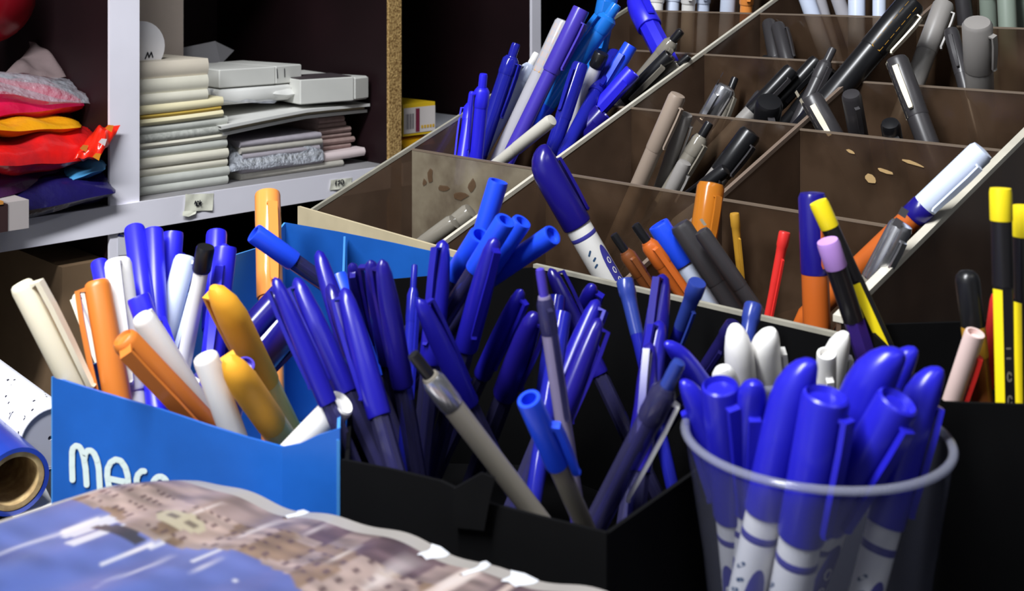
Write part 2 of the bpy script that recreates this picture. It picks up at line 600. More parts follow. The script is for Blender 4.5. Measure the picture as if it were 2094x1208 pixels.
# crumpled film over the wrapped stack
film = pillow(on_shelf(468, 352, 1.057), on_shelf(662, 328, 1.060), on_shelf(660, 272, 1.085), on_shelf(470, 290, 1.085), .010, 5, 60, 30, .0042, .35)
solo('plastic_wrap', film, M_filmc, 'crumpled clear plastic wrap shining over the notebook stack', 'wrap')

# envelopes and folders lying on those stacks
zen = SHZ + .0565
envs = [(455, 800, 1.055, 0, M_paperw, 'white envelope lowest of the folded bundle in the middle bay'),
        (456, 792, 1.06, .002, mat('envelope_cream', (230, 214, 180), .6), 'cream envelope in the middle of the folded bundle'),
        (452, 796, 1.05, .003, M_paperw, 'white folder with a red corner on top of the folded bundle'),
        (560, 806, 1.12, .002, mat('paper_cool', (214, 220, 222), .6), 'bluish white sheet behind the folded bundle by the chipboard edge')]
for k, (ua, ub, y, sag, m, lab) in enumerate(envs):
    xa, xb_ = edge_x(ua, y), min(edge_x(ub, y), X2 - .012)
    z = zen + .0037 * k
    P = []
    nseg = 20
    mb = MB()
    for side in (0, 1):
        P = []
        for i in range(nseg + 1):
            a = i / nseg
            bow = .001 * math.sin(math.pi * a) - .012 * max(0, .55 - a)
            P.append([(xa + (xb_ - xa) * a, y + .12 * b + .015 * a, z + bow + side * .0031 + .002 * b) for b in (0, .5, 1)])
        mb.grid(P if side else P[::-1])
    # close the front edge
    f = [(xa + (xb_ - xa) * i / nseg, 0) for i in range(nseg + 1)]
    n3 = (nseg + 1) * 3
    fs = []
    for i in range(nseg):
        lo0, lo1 = (nseg - i) * 3, (nseg - i - 1) * 3
        fs.append((lo0, lo1, n3 + (i + 1) * 3, n3 + i * 3))
    mb.f += fs
    mb.m += [0] * len(fs)
    solo('envelope' if k != 2 else 'folder', mb, m, lab, 'envelope' if k != 2 else 'folder', 'folded bundle of envelopes')

# small white boxes on top
M_box = mat('white_card', (214, 214, 208), 0.6, noise=.07, nscale=25)
# box with two tick marks: near corner at the bend between its long and short face
cz = on_shelf(564, 172, 1.085)
c = thing('paper_box', 'long white box with two ink ticks on its end, on the folded bundle', 'box', (cz.x, cz.y, cz.z))
part('box_body', obox((0, 0, 0), math.radians(8), .038, .10, .0195, .001), M_box, c, None, False)
lg = part('box_side', obox((-.0690, .0012, 0), math.radians(-1.2), .0685, .095, .0193, .001), M_box, c, None, False)
part('ink_tick', strokes(lambda x, z: (x * math.cos(math.radians(8)), x * math.sin(math.radians(8)) - .0006, z), [[(.012, .016), (.0125, .007)], [(.001, .0165), (.0022, .0065)]], .0012), M_inkpen, c, None, False)
cz = on_shelf(566, 202, 1.084)
c = thing('paper_pack', 'white paper pack with a crumpled end under the ticked box', 'pack', (cz.x, cz.y, cz.z - .002))
part('pack_body', obox((-.071, 0, 0), 0, .093, .10, .0165, .003), M_paperw, c, None, True, 60)
part('crumpled_end', pillow((-.005, -.012, .008), (.034, -.004, .004), (.036, .09, .006), (-.005, .09, .008), .017, 9, 16, 12, .0022), M_paperw, c)
cz = on_shelf(724, 206, 1.055)
c = thing('paper_box', 'white box with a dark lid gap, right of the ticked box', 'box', (cz.x, cz.y, cz.z))
part('box_body', obox((-.066, .009, 0), math.radians(-7.8), .0665, .12, .027, .001), M_box, c, None, False)
part('lid_end', obox((.0005, 0, 0), math.radians(14), .027, .13, .0262, .002), M_box, c, None, False)
part('lid_gap', obox((-.065, .011, .0275), math.radians(-7.8), .064, .05, .0006), mat('gap_dark', (60, 50, 54), .8), c, None, False)
# film under the first box
solo('plastic_sleeve', pillow(on_shelf(430, 206, 1.085), on_shelf(560, 212, 1.08), on_shelf(580, 196, 1.10), on_shelf(430, 182, 1.10), .004, 3, 24, 12, .002), M_film,
     'clear plastic sleeve squeezed between the tall pile and the folded bundle', 'sleeve')

# yellow pack and its carton in the bay right of the chipboard edge
c0 = on_shelf(874, 272, 1.06)
c = thing('yellow_carton', 'yellow and white carton with a barcode, right of the chipboard edge', 'box', (c0.x, 1.06, SHZ + .0252))
part('box_body', MB().box(-.038, .012, 0, .07, 0, .0375), mat('carton_yellow', (236, 196, 30), .5), c, None, False)
fc = part('front_label', MB().add([(-.037, -.0006, .003), (.0118, -.0006, .003), (.0118, -.0006, .033), (-.037, -.0006, .033)], [(0, 1, 2, 3)]), mat('carton_white', (226, 218, 214), .5), c, None, False)
part('maroon_bar', MB().add([(-.019, -.001, .004), (-.013, -.001, .004), (-.013, -.001, .0315), (-.019, -.001, .0315)], [(0, 1, 2, 3)]), mat('carton_maroon', (128, 40, 66), .5), fc, None, False)
bm = MB()
for k in range(9):
    x = -.034 + k * .0014
    bm.add([(x, -.001, .008), (x + (.0009 if k % 3 else .0004), -.001, .008), (x + (.0009 if k % 3 else .0004), -.001, .026), (x, -.001, .026)], [(0, 1, 2, 3)])
part('barcode', bm, mat('bar_grey', (110, 105, 110), .6), fc, None, False)
bm = MB()
for k in range(5):
    bm.add([(-.0105 + k * .0044, -.001, .0075), (-.0075 + k * .0044, -.001, .0075), (-.0075 + k * .0044, -.001, .011), (-.0105 + k * .0044, -.001, .011)], [(0, 1, 2, 3)])
part('yellow_print', bm, mat('carton_yellow2', (226, 180, 40), .5), fc, None, False)
solo('yellow_pack', pillow((c0.x - .04, 1.058, SHZ + .0125), (c0.x + .014, 1.058, SHZ + .0125), (c0.x + .014, 1.14, SHZ + .0125), (c0.x - .04, 1.14, SHZ + .0125), .0235, 11, 20, 12, .0004, .2),
     mat('pack_yellow', (226, 170, 12), .4), 'soft orange-yellow pack under the yellow carton', 'pack')
# pale block farther right in the same bay
solo('paper_block', MB().box(.915, 1.06, 1.10, 1.30, SHZ, SHZ + .026), mat('block_pale', (176, 178, 186), .7), 'pale paper block lying beyond the yellow carton', 'paper', smooth=False)

# bags of coloured goods in the left bay
def bag(name, c, m, th, seed, lab, rough=.004, sharp=.5, cat='bag'):
    mb = pillow(*[wat(*p) for p in c], th, seed, 30, 20, rough, sharp)
    out = []
    for x, y, z in mb.v:                 # the bags rest on the board and press against the uprights
        if y > FR - .006:
            x = min(max(x, .0755), X1 - .0158)
            z = max(z, SHZ + .0006)
        out.append((x, y, z))
    mb.v = out
    return solo(name, mb, m, lab, cat, 'bagged goods in the left bay')


def gloss(name, c, c2=None):
    return mat(name, c, .22, .6, bump=.45, bscale=70, dist=.003, c2=c2, nscale=25)


bag('plastic_bag', [(-70, 250, 1.00), (188, 212, 1.13), (175, 196, 1.24), (-70, 150, 1.12)], gloss('bag_pink', (214, 28, 84), (196, 16, 60)), .030, 1, 'shiny hot pink bag lying on top of the bagged goods')
bag('plastic_bag', [(-70, 275, .99), (150, 262, 1.10), (185, 238, 1.22), (-70, 215, 1.10)], gloss('bag_rose', (170, 60, 78), (140, 40, 60)), .022, 2, 'dull rose bag between the pink and the yellow one')
bag('plastic_bag', [(-70, 270, .97), (165, 262, 1.08), (170, 250, 1.18), (-70, 232, 1.08)], gloss('bag_yellow', (236, 168, 24), (220, 140, 20)), .016, 3, 'narrow bright yellow bag in the middle of the bagged goods')
bag('plastic_bag', [(-70, 345, .96), (168, 330, 1.06), (232, 268, 1.14), (-70, 262, 1.09)], gloss('bag_red', (226, 26, 24), (150, 30, 36)), .034, 4, 'big bright red bag under the yellow one')
rb = bag('plastic_bag', [(150, 326, 1.045), (206, 318, 1.06), (246, 258, 1.09), (196, 262, 1.10)], gloss('bag_scarlet', (238, 40, 22)), .016, 5, 'scarlet bag corner with orange and white chips against the upright')
bag('plastic_bag', [(-60, 420, .97), (120, 372, 1.06), (160, 325, 1.13), (-60, 300, 1.06)], gloss('bag_plum', (84, 34, 70), (60, 26, 80)), .030, 6, 'plum coloured bag sagging under the red one')
bag('plastic_bag', [(100, 384, 1.04), (215, 345, 1.075), (225, 318, 1.12), (110, 340, 1.11)], gloss('bag_sky', (70, 140, 190)), .012, 7, 'light blue bag edge below the scarlet corner')
bag('plastic_bag', [(-60, 450, .975), (236, 395, 1.075), (240, 345, 1.15), (-60, 340, 1.08)], gloss('bag_indigo', (28, 22, 84), (18, 14, 50)), .034, 8, 'dark indigo bag at the bottom of the left bay')
bag('clear_bag', [(-40, 190, 1.02), (195, 212, 1.12), (190, 178, 1.17), (-40, 140, 1.1)], M_film, .014, 12, 'clear crinkled film shining over the pink bag', .005)
bag('clear_bag', [(10, 150, 1.10), (135, 158, 1.15), (125, 138, 1.22), (75, 84, 1.22)], mat('film_grey', (170, 150, 150), .2, .7, clear=.6, bump=.8, bscale=60), .02, 13, 'greyish clear bag standing up behind the pink one', .006)
pb = wat(-38, 92, 1.14)
rbt = thing('red_ball', 'dark red ball at the upper left above the bagged goods', 'ball', pb)
part('ball', MB().lathe([(max(.0005, .05 * math.sin(math.pi * i / 14)), .05 - .05 * math.cos(math.pi * i / 14)) for i in range(15)], 24), mat('ball_red', (120, 12, 24), .25), rbt)
part('cord', MB().lathe([(.0008, .0995), (.0008, BOARDS[3] - .0140 - pb.z)], 8), mat('cord_white', (200, 196, 190), .7), rbt)
# chips on the scarlet corner
for k, (u, v, c_) in enumerate([(224, 264, (240, 140, 40)), (210, 292, (235, 220, 220)), (198, 322, (240, 150, 40)), (172, 305, (220, 130, 50))]):
    p0 = wat(u, v, 1.052)
    q = MB().add([p0 + Vector((-.004, 0, .001)), p0 + Vector((.002, 0, -.003)), p0 + Vector((.004, 0, .003)), p0 + Vector((-.001, 0, .004))], [(0, 1, 2, 3)])
    part('print_chip', shifted(q, rb.location), mat('chip%d' % k, c_, .5), rb, None, False)
# small dark box at the left end of the board
c0 = on_shelf(16, 470, .99)
c = thing('small_box', 'small dark box with a pale end at the left end of the shelf board', 'box', (c0.x, c0.y, SHZ))
part('box_body', MB().box(-.12, 0, 0, .07, 0, .023), mat('box_umber', (52, 34, 34), .5), c, None, False)
part('pale_end', MB().box(.0004, .018, .001, .071, 0, .024), mat('box_pale', (168, 160, 158), .6), c, None, False)
part('yellow_lid', MB().box(-.12, -.004, -.001, .069, .0234, .026), mat('lid_amber', (190, 130, 60), .4), c, None, False)
part('print', strokes(lambda x, z: (x, -.0006, z), [[(-.032 + i * .004, .012), (-.030 + i * .004, .015)] for i in range(5)], .0016), mat('print_red', (140, 50, 50), .5), c, None, False)
# carton in the dark compartment below
c0 = on_shelf(234, 520, 1.08)
solo('brown_carton', MB().box(.462, .5045, 1.036, 1.2, BOARDS[1] + .0125, SHZ - .05), mat('card_brown', (120, 96, 70), .8, noise=.1, nscale=30), 'brown carton below the shelf board beside the upright', 'box', smooth=False)

# ------------------------------------------------------------------ counter-top containers
TZ = EYE - .27                   # counter top


def wxy(X, Y):
    p = W(X, Y, 0)
    return (p.x, p.y)


def ztop_px(v, Y):
    return EYE - (v + 50) / FPX * Y


M_boxblue = mat('carton_blue', (30, 96, 186), 0.32, 0.5, noise=.28, nscale=16, bump=.15, bscale=25, dist=.004)
M_boxblue_in = mat('carton_blue_inside', (70, 140, 208), 0.5, noise=.10, nscale=10)
M_black = mat('black_card', (9, 9, 10), 0.85, 0.08, noise=.3, nscale=30)
M_edge = mat('grey_edge', (150, 146, 132), 0.7, noise=.2, nscale=60)

# blue carton
FLb, FRb, BRb, BLb = (-.196, .50), (-.0638, .435), (-.099, .698), (-.139, .712)
t = bluebox = thing('blue_carton', 'blue open carton with rounded white lettering holding white orange and blue pens', 'carton', W(-.11, .56, -.27))
o0 = tuple(t.location)
prow = [(105, 770), (160, 788), (250, 815), (330, 838), (420, 868), (500, 893), (577, 914), (612, 908), (650, 890), (695, 876)]
plan, tops = [], []
for u, v in prow:
    k = (u - 1047.0) / FPX
    if u <= 577:
        s = (k * .5 + .196) / (.133 + k * .0685 + 1e-9)
        s = (k * FLb[1] - FLb[0]) / ((-.0862 - FLb[0]) / 1.0 - k * (.440 - FLb[1]))
        X, Y = FLb[0] + s * (-.0862 - FLb[0]), FLb[1] + s * (.440 - FLb[1])
    else:
        s = (k * .440 + .0862) / ((FRb[0] + .0862) - k * (FRb[1] - .440))
        X, Y = -.0862 + s * (FRb[0] + .0862), .440 + s * (FRb[1] - .440)
    plan.append(wxy(X, Y)); tops.append(ztop_px(v, Y))
front_plan, front_tops = plan, tops
fp = part('front_panel', shifted(slab_wall(plan, tops, [TZ] * len(plan), .0012), o0), M_boxblue, t, angle=15)
lw = [(105, 770, .50), (205, 738, .533), (300, 668, .572), (395, 590, .615), (480, 520, .655), (545, 500, .690), (580, 455, .713)]
pl = [wxy((u - 1047.0) / FPX * Y, Y) for u, v, Y in lw]
part('side_panel', shifted(slab_wall(pl[::-1], [ztop_px(v, Y) for u, v, Y in lw][::-1], [TZ] * len(lw), .0012), o0), M_boxblue_in, t, angle=15)
bw = [(580, 455, .713), (690, 474, .703), (800, 496, .692), (890, 516, .682), (935, 530, .676)]
pl = [wxy((u - 1047.0) / FPX * Y, Y) for u, v, Y in bw]
part('back_panel', shifted(slab_wall(pl, [ztop_px(v, Y) for u, v, Y in bw], [TZ] * len(bw), .0012), o0), M_boxblue, t, angle=15)
pl = [wxy(*FRb), wxy(*BRb)]
part('side_panel', shifted(slab_wall(pl, [EYE - .172, EYE - .155], [TZ] * 2, .0012), o0), M_boxblue_in, t, angle=15)
part('base', shifted(prism_xy([wxy(*p) for p in (FLb, (-.0862, .440), FRb, BRb, BLb)], TZ, TZ + .001), o0), M_boxblue_in, t, None, False)
# lettering on the front panel: panel plane through the first and the bend point
A, B = Vector(front_plan[0] + (TZ,)), Vector(front_plan[6] + (TZ,))
nrm = (B - A).cross(Vector((0, 0, 1))).normalized()
if nrm.dot(Vector((0, 0, EYE)) - A) < 0:
    nrm = -nrm


def on_front(u, v):
    d = wat(u, v, 1.0) - Vector((0, 0, EYE))
    e = Vector((0, 0, EYE))
    q = A + nrm * .0007
    s = (q - e).dot(nrm) / d.dot(nrm)
    return e + d * s - Vector(o0)


letters = [
    [(148, 981), (147, 950), (147, 925), (149, 916), (155, 911), (162, 913), (167, 921), (171, 935), (175, 960), (177, 991)],
    [(172, 940), (174, 928), (179, 921), (186, 921), (193, 928), (198, 940), (202, 960), (204, 1000)],
    [(221, 978), (250, 984), (262, 986), (261, 973), (256, 955), (247, 942), (236, 939), (226, 945), (220, 957), (219, 973), (222, 992), (230, 1006), (242, 1014)],
    [(281, 1030), (280, 1000), (279, 980), (282, 970), (289, 963), (295, 963)],
    arc(327, 996, 16, 22, 0, 360, 20),
]
part('lettering', strokes(on_front, letters, 12.0), mat('letter_white', (206, 220, 216), .45), fp, None, False, label='rounded white letters m e r o')

# black tray in front of the organiser
FLa, FRa, BRa, BLa, BMa = (-.0610, .4285), (.030, .3726), (.152, .510), (.0116, .645), (-.0865, .650)
t = thing('black_tray', 'black card tray with a grey back edge holding the big crowd of blue pens', 'tray', W(.03, .49, -.27))
o0 = tuple(t.location)
fr = [(697, 940), (800, 960), (900, 984), (985, 1024), (1010, 1032), (1100, 1056), (1240, 1090)]
pl, tp = [], []
for u, v in fr:
    k = (u - 1047.0) / FPX
    s = (k * FLa[1] - FLa[0]) / ((FRa[0] - FLa[0]) - k * (FRa[1] - FLa[1]))
    Y = FLa[1] + s * (FRa[1] - FLa[1]); X = FLa[0] + s * (FRa[0] - FLa[0])
    pl.append(wxy(X, Y)); tp.append(ztop_px(v, Y))
part('front_panel', shifted(slab_wall(pl, tp, [TZ] * len(pl), .0015), o0), M_black, t, angle=15)
part('side_panel', shifted(slab_wall([wxy(*FRa), wxy(*BRa)], [EYE - .1775, EYE - .165], [TZ] * 2, .0015), o0), M_black, t, angle=15)
part('side_panel', shifted(slab_wall([wxy(*BMa), wxy(*FLa)], [EYE - .170, EYE - .177], [TZ] * 2, .0015), o0), M_black, t, angle=15)
part('back_panel', shifted(slab_wall([wxy(*BLa), wxy(*BRa)], [EYE - .1605, EYE - .160], [TZ] * 2, .002), o0), M_black, t, angle=15)
part('back_panel', shifted(slab_wall([wxy(*BMa), wxy(*BLa)], [EYE - .170, EYE - .1605], [TZ] * 2, .0015), o0), M_black, t, angle=15)
part('grey_rim', shifted(slab_wall([wxy(*BLa), wxy(*BRa)], [EYE - .1585, EYE - .158], [EYE - .1605, EYE - .160], .003), o0), M_edge, t, angle=15)
part('base', shifted(prism_xy([wxy(*p) for p in (FLa, FRa, BRa, BLa, BMa)], TZ, TZ + .001), o0), M_black, t, None, False)
m0 = [FLa[i] + .42 * (BMa[i] - FLa[i]) for i in (0, 1)]; m1 = [FRa[i] + .50 * (BRa[i] - FRa[i]) for i in (0, 1)]
part('divider', shifted(slab_wall([wxy(*m0), wxy(*m1)], [EYE - .240, EYE - .242], [TZ] * 2, .0015), o0), M_black, t, angle=15)
def on_tray_front(u, v, off):
    k = (u - 1047.0) / FPX
    s_ = (k * FLa[1] - FLa[0]) / ((FRa[0] - FLa[0]) - k * (FRa[1] - FLa[1]))
    return wat(u, v, FLa[1] + s_ * (FRa[1] - FLa[1]) - off)


fl = [on_tray_front(u, v, .004) for u, v in ((928, 1000), (985, 968), (1012, 978), (1000, 1030), (990, 1085), (925, 1078))]
mb = MB().add(fl + [p + Vector((.001, .001, 0)) for p in fl], [tuple(range(6)), tuple(reversed(range(6, 12)))] + [(i, i + 6, (i + 1) % 6 + 6, (i + 1) % 6) for i in range(6)])
part('torn_flap', shifted(mb, o0), M_black, t, None, False)

# black pencil box at the right
FLp, FRp, BRp, BLp = (.1518, .415), (.262, .405), (.275, .520), (.152, .508)
t = thing('pencil_box', 'plain black box at the right holding striped pencils', 'box', W(.205, .46, -.27))
o0 = tuple(t.location)
for nm, a, b in (('front_panel', FLp, FRp), ('side_panel', FRp, BRp), ('back_panel', BRp, BLp), ('side_panel', BLp, FLp)):
    part(nm, shifted(slab_wall([wxy(*a), wxy(*b)], [EYE - .1508] * 2, [TZ] * 2, .0015), o0), M_black, t, angle=15)
part('base', shifted(prism_xy([wxy(*p) for p in (FLp, FRp, BRp, BLp)], TZ, TZ + .001), o0), M_black, t, None, False)

# clear plastic cup
CX, CY, CRZ = .0996, .385, EYE - .1505
cupx, cupy = wxy(CX, CY)
M_cup = mat('cup_clear', (120, 122, 140), 0.08, 0.8, clear=0.86, tint=(226, 228, 236))
M_lip = mat('cup_lip', (150, 152, 168), 0.12, 0.7, clear=0.66, tint=(226, 228, 236))
t = thing('plastic_cup', 'clear plastic cup with a rolled lip full of blue capped whiteboard markers', 'cup', (cupx, cupy, TZ))
hc = CRZ - TZ
part('cup_wall', MB().lathe([(.0280, .002), (.0312, .03), (.0365, hc - .040), (.0412, hc - .010), (.0424, hc - .002)], 48, 0, False, False), M_cup, t)
part('cup_base', MB().lathe([(.0275, 0), (.0280, .002), (.0262, .002), (.026, .004)], 48), M_cup, t)
lip = MB()
n, k = 56, 8
vs = [((.0424 + .0016 * math.cos(2 * math.pi * j / k)) * math.cos(2 * math.pi * i / n), (.0424 + .0016 * math.cos(2 * math.pi * j / k)) * math.sin(2 * math.pi * i / n), hc + .0014 * math.sin(2 * math.pi * j / k)) for i in range(n) for j in range(k)]
lip.add(vs, [(i * k + j, ((i + 1) % n) * k + j, ((i + 1) % n) * k + (j + 1) % k, i * k + (j + 1) % k) for i in range(n) for j in range(k)])
part('lip', lip, M_lip, t, angle=80)

# acrylic organiser: three columns of stepped compartments
M_acr_div = mat('acrylic_divider', (112, 90, 74), 0.16, 0.6, c2=(84, 66, 54), nscale=22, clear=0.34, tint=(196, 178, 160))
M_acr_front = mat('acrylic_front', (98, 78, 62), 0.14, 0.7, c2=(66, 51, 39), nscale=30, clear=0.60, tint=(205, 192, 176))
M_acr_haze = mat('acrylic_hazy', (160, 150, 128), 0.25, 0.6, c2=(112, 100, 84), nscale=26, clear=0.30, tint=(205, 192, 176))
M_acr_edge = mat('acrylic_edge', (206, 200, 184), 0.35, 0.6, noise=.15, nscale=50)
M_acr_dull = mat('acrylic_edge_dull', (118, 102, 90), 0.4)
M_acr_floor = mat('acrylic_floor', (92, 72, 56), 0.4, 0.4, c2=(66, 50, 40), nscale=18)
M_grime = mat('dust_smear', (92, 66, 42), 0.7, clear=.35)
XF = .488                         # world x of the front; columns along world y
PY = [.699, .5567, .411, .2755]   # the four upright sheets
SL = [0, .10, .193, .285, .365, .455]
SLC = [SL, SL, [0, .10, .188, .258, .352, .455]]   # the right column's steps come forward a little
zs = lambda s: EYE - .173 + .386 * s
zfl = [EYE - .262, EYE - .218, EYE - .181, EYE - .146, EYE - .114]
t = organiser = thing('pen_organiser', 'stepped clear acrylic pen organiser with sloping dividers and dusty fronts', 'organizer', (XF + .2, .487, TZ))
o0 = tuple(t.location)
for i, y in enumerate(PY):
    zq = zs if i < 3 else (lambda s: zs(s) + .0145 - .088 * s)
    poly = [(XF, TZ), (XF + .46, TZ), (XF + .46, zq(.46)), (XF, zq(0))]
    part('side_panel' if i in (0, 3) else 'divider', shifted(prism_xz(poly, y - .0012, y + .0012), o0), M_acr_div, t, None, False)
    e = prism_xz([(XF - .0006, zq(0) - .0008), (XF + .46, zq(.46)), (XF + .46, zq(.46) + .003), (XF - .0006, zq(0) + .0022)], y - (.0014 if i < 3 else .0026), y + (.0014 if i < 3 else .0026))
    part('polished_edge', shifted(e, o0), (M_edge, M_acr_edge, M_acr_dull, M_acr_edge)[i], t, None, False, label='bright cut edge of an acrylic sheet')
for k in range(5):
    for c in range(3):
        ya, yb = PY[c + 1] + .0014, PY[c] - .0014
        x = XF + SLC[c][k]
        m = M_acr_haze if (k, c) == (1, 0) else M_acr_front
        part('front_sheet', shifted(MB().box(x, x + .002, ya, yb, TZ + .002 if k == 0 else zfl[k - 1] + .003, zs(SLC[c][k]) - .001), o0), m, t, None, False)
        part('sheet_edge', shifted(MB().box(x - .0002, x + .0022, ya, yb, zs(SLC[c][k]) - .0009, zs(SLC[c][k]) + .0004), o0), mat('acrylic_edge_dim', (112, 98, 84), .4), t, None, False)
        part('compartment_floor', shifted(MB().box(x + .0022, XF + SLC[c][k + 1] - .0002, ya, yb, zfl[k], zfl[k] + .002), o0), M_acr_floor, t, None, False)
for c in range(3):
    part('back_sheet', shifted(MB().box(XF + .455, XF + .457, PY[c + 1] + .0014, PY[c] - .0014, zfl[4], zs(.455) - .001), o0), M_acr_front, t, None, False)
# smears and chips of old glue on the fronts
sm = MB()
def fsheet(u, v, k):
    tt = (u - 1047.0) / FPX
    # plane world x = XF + SL[k] - .0006
    Y = (XF + (SLC[2][k] if k == 2 else SL[k]) - .0006) / (S * (1 + tt))
    return wat(u, v, Y)
for (u, v, a, b, k) in [(880, 360, 6, 16, 1), (905, 385, 14, 7, 1), (940, 400, 18, 9, 1), (868, 372, 4, 9, 1), (965, 380, 10, 14, 1)]:
    c0 = [fsheet(u + a * math.cos(i * .7) * random.uniform(.6, 1.2), v + b * math.sin(i * .7) * random.uniform(.6, 1.2), k) for i in range(9)]
    sm.add(c0, [tuple(range(9))])
part('glue_smear', shifted(sm, o0), M_grime, t, None, False)
sm = MB()
for (u, v, a, b, k) in [(1781, 366, 14, 10, 2), (1870, 334, 26, 4, 2), (1810, 350, 20, 4, 2), (1740, 310, 10, 4, 2)]:
    c0 = [fsheet(u + a * math.cos(i * .7) * random.uniform(.7, 1.1), v + b * math.sin(i * .7) * random.uniform(.7, 1.1) + (u and a * .3 * math.cos(i * .7)), k) for i in range(9)]
    sm.add(c0, [tuple(range(9))])
part('glue_smear', shifted(sm, o0), mat('glue_pale', (176, 146, 100), .5), t, None, False)
# card strip lying along the organiser's front left edge
solo('card_strip', shifted(slab_wall([wxy(-.152, .832), wxy(-.02, .690)], [EYE - .164, EYE - .1665], [EYE - .1885, EYE - .19], .0022), (0, 0, 0)), mat('card_tan', (186, 172, 140), .8, noise=.1, nscale=50),
     'tan card strip standing between the blue carton and the acrylic organiser', 'card', smooth=False).location.z = EYE - .1895

# ------------------------------------------------------------------ rolls and loose paper at the left
sheet = pillow(wat(-60, 1000, .66), wat(150, 1120, .50), wat(108, 990, .60), wat(30, 900, .70), .0006, 4, 14, 10, .0006)
sheet.v = [(x, y, TZ + .0004 + (.0003 if i >= len(sheet.v) // 2 else .0006)) for i, (x, y, z) in enumerate(sheet.v)]
solo('paper_sheet', sheet, M_paperw, 'white paper lying under the two rolls', 'paper')


def roll(name, P, d, r_out, r_in, ln, m_out, m_core, lab, thick):
    ax = Vector(d).normalized()
    t = thing(name, lab, 'roll', P)
    q = Vector((0, 0, 1)).rotation_difference(ax)
    t.rotation_mode = 'QUATERNION'; t.rotation_quaternion = q
    part('outer_wrap', MB().lathe([(r_out - thick, 0), (r_out, 0), (r_out, ln), (r_out - thick, ln)], 40, 0, False, False), m_out, t, angle=30)
    part('core_tube', MB().lathe([(r_in, ln), (r_in, .001), (r_out - thick, .001), (r_out - thick, ln)], 40, 0, False, False), m_core, t, angle=30)
    return t


P0 = wat(32, 985, .585)
P1 = wat(-150, 905, .70)
dv = P1 - P0; dv.z = 0
roll('tape_roll', (P0.x, P0.y, TZ + .0178), dv, .0166, .0118, .16, mat('roll_blue', (40, 66, 168), .25, .6, noise=.2, nscale=40), mat('core_card', (190, 164, 116), .8, c2=(150, 122, 82), nscale=160),
     'blue roll with a brown cardboard core, lying at the left', .0022)
P0 = wat(104, 903, .640)
M_spk = mat('label_specks', (232, 232, 238), .5, noise=.03, nscale=50)
wr = roll('label_roll', (P0.x, P0.y, TZ + .0176), dv, .0166, .0012, .16, M_spk, mat('roll_end', (176, 176, 186), .6), 'white roll with black specks and a square code patch behind the blue roll', .0006)
sp_ = MB()
rr = random.Random(3)
for k in range(60):
    a = math.radians(rr.uniform(0, 360)); z = rr.uniform(.004, .07); w = rr.uniform(.0003, .0011); l = rr.uniform(.0004, .0016)
    if k > 48:
        w *= 2.6; l *= 2
    sp_.add([((.0167) * math.cos(a + da / .0166), .0167 * math.sin(a + da / .0166), z + dz) for da, dz in ((-w, -l), (w, -l * .4), (w * .7, l), (-w * .6, l * .6))], [(0, 1, 2, 3)])
part('specks', sp_, mat('speck_black', (24, 24, 40), .6), wr, None, False)

# ------------------------------------------------------------------ shrink-wrapped catalogue in front
Cc, La, Rb = wat(345, 957, .44), wat(0, 1070, .375), wat(1200, 1208, .36)
ea, eb = (La - Cc).normalized(), (Rb - Cc).normalized()
up = ea.cross(eb).normalized()
if up.z < 0:
    up = -up
rr = random.Random(5)
NA, NB, LA, LB = 150, 120, .30, .215
cols = {}


def h2(x, y):
    n = math.sin(x * 127.1 + y * 311.7) * 43758.5453
    return n - math.floor(n)


def vn(x, y):
    xi, yi = math.floor(x), math.floor(y)
    fx, fy = x - xi, y - yi
    fx, fy = fx * fx * (3 - 2 * fx), fy * fy * (3 - 2 * fy)
    return (h2(xi, yi) * (1 - fx) + h2(xi + 1, yi) * fx) * (1 - fy) + (h2(xi, yi + 1) * (1 - fx) + h2(xi + 1, yi + 1) * fx) * fy


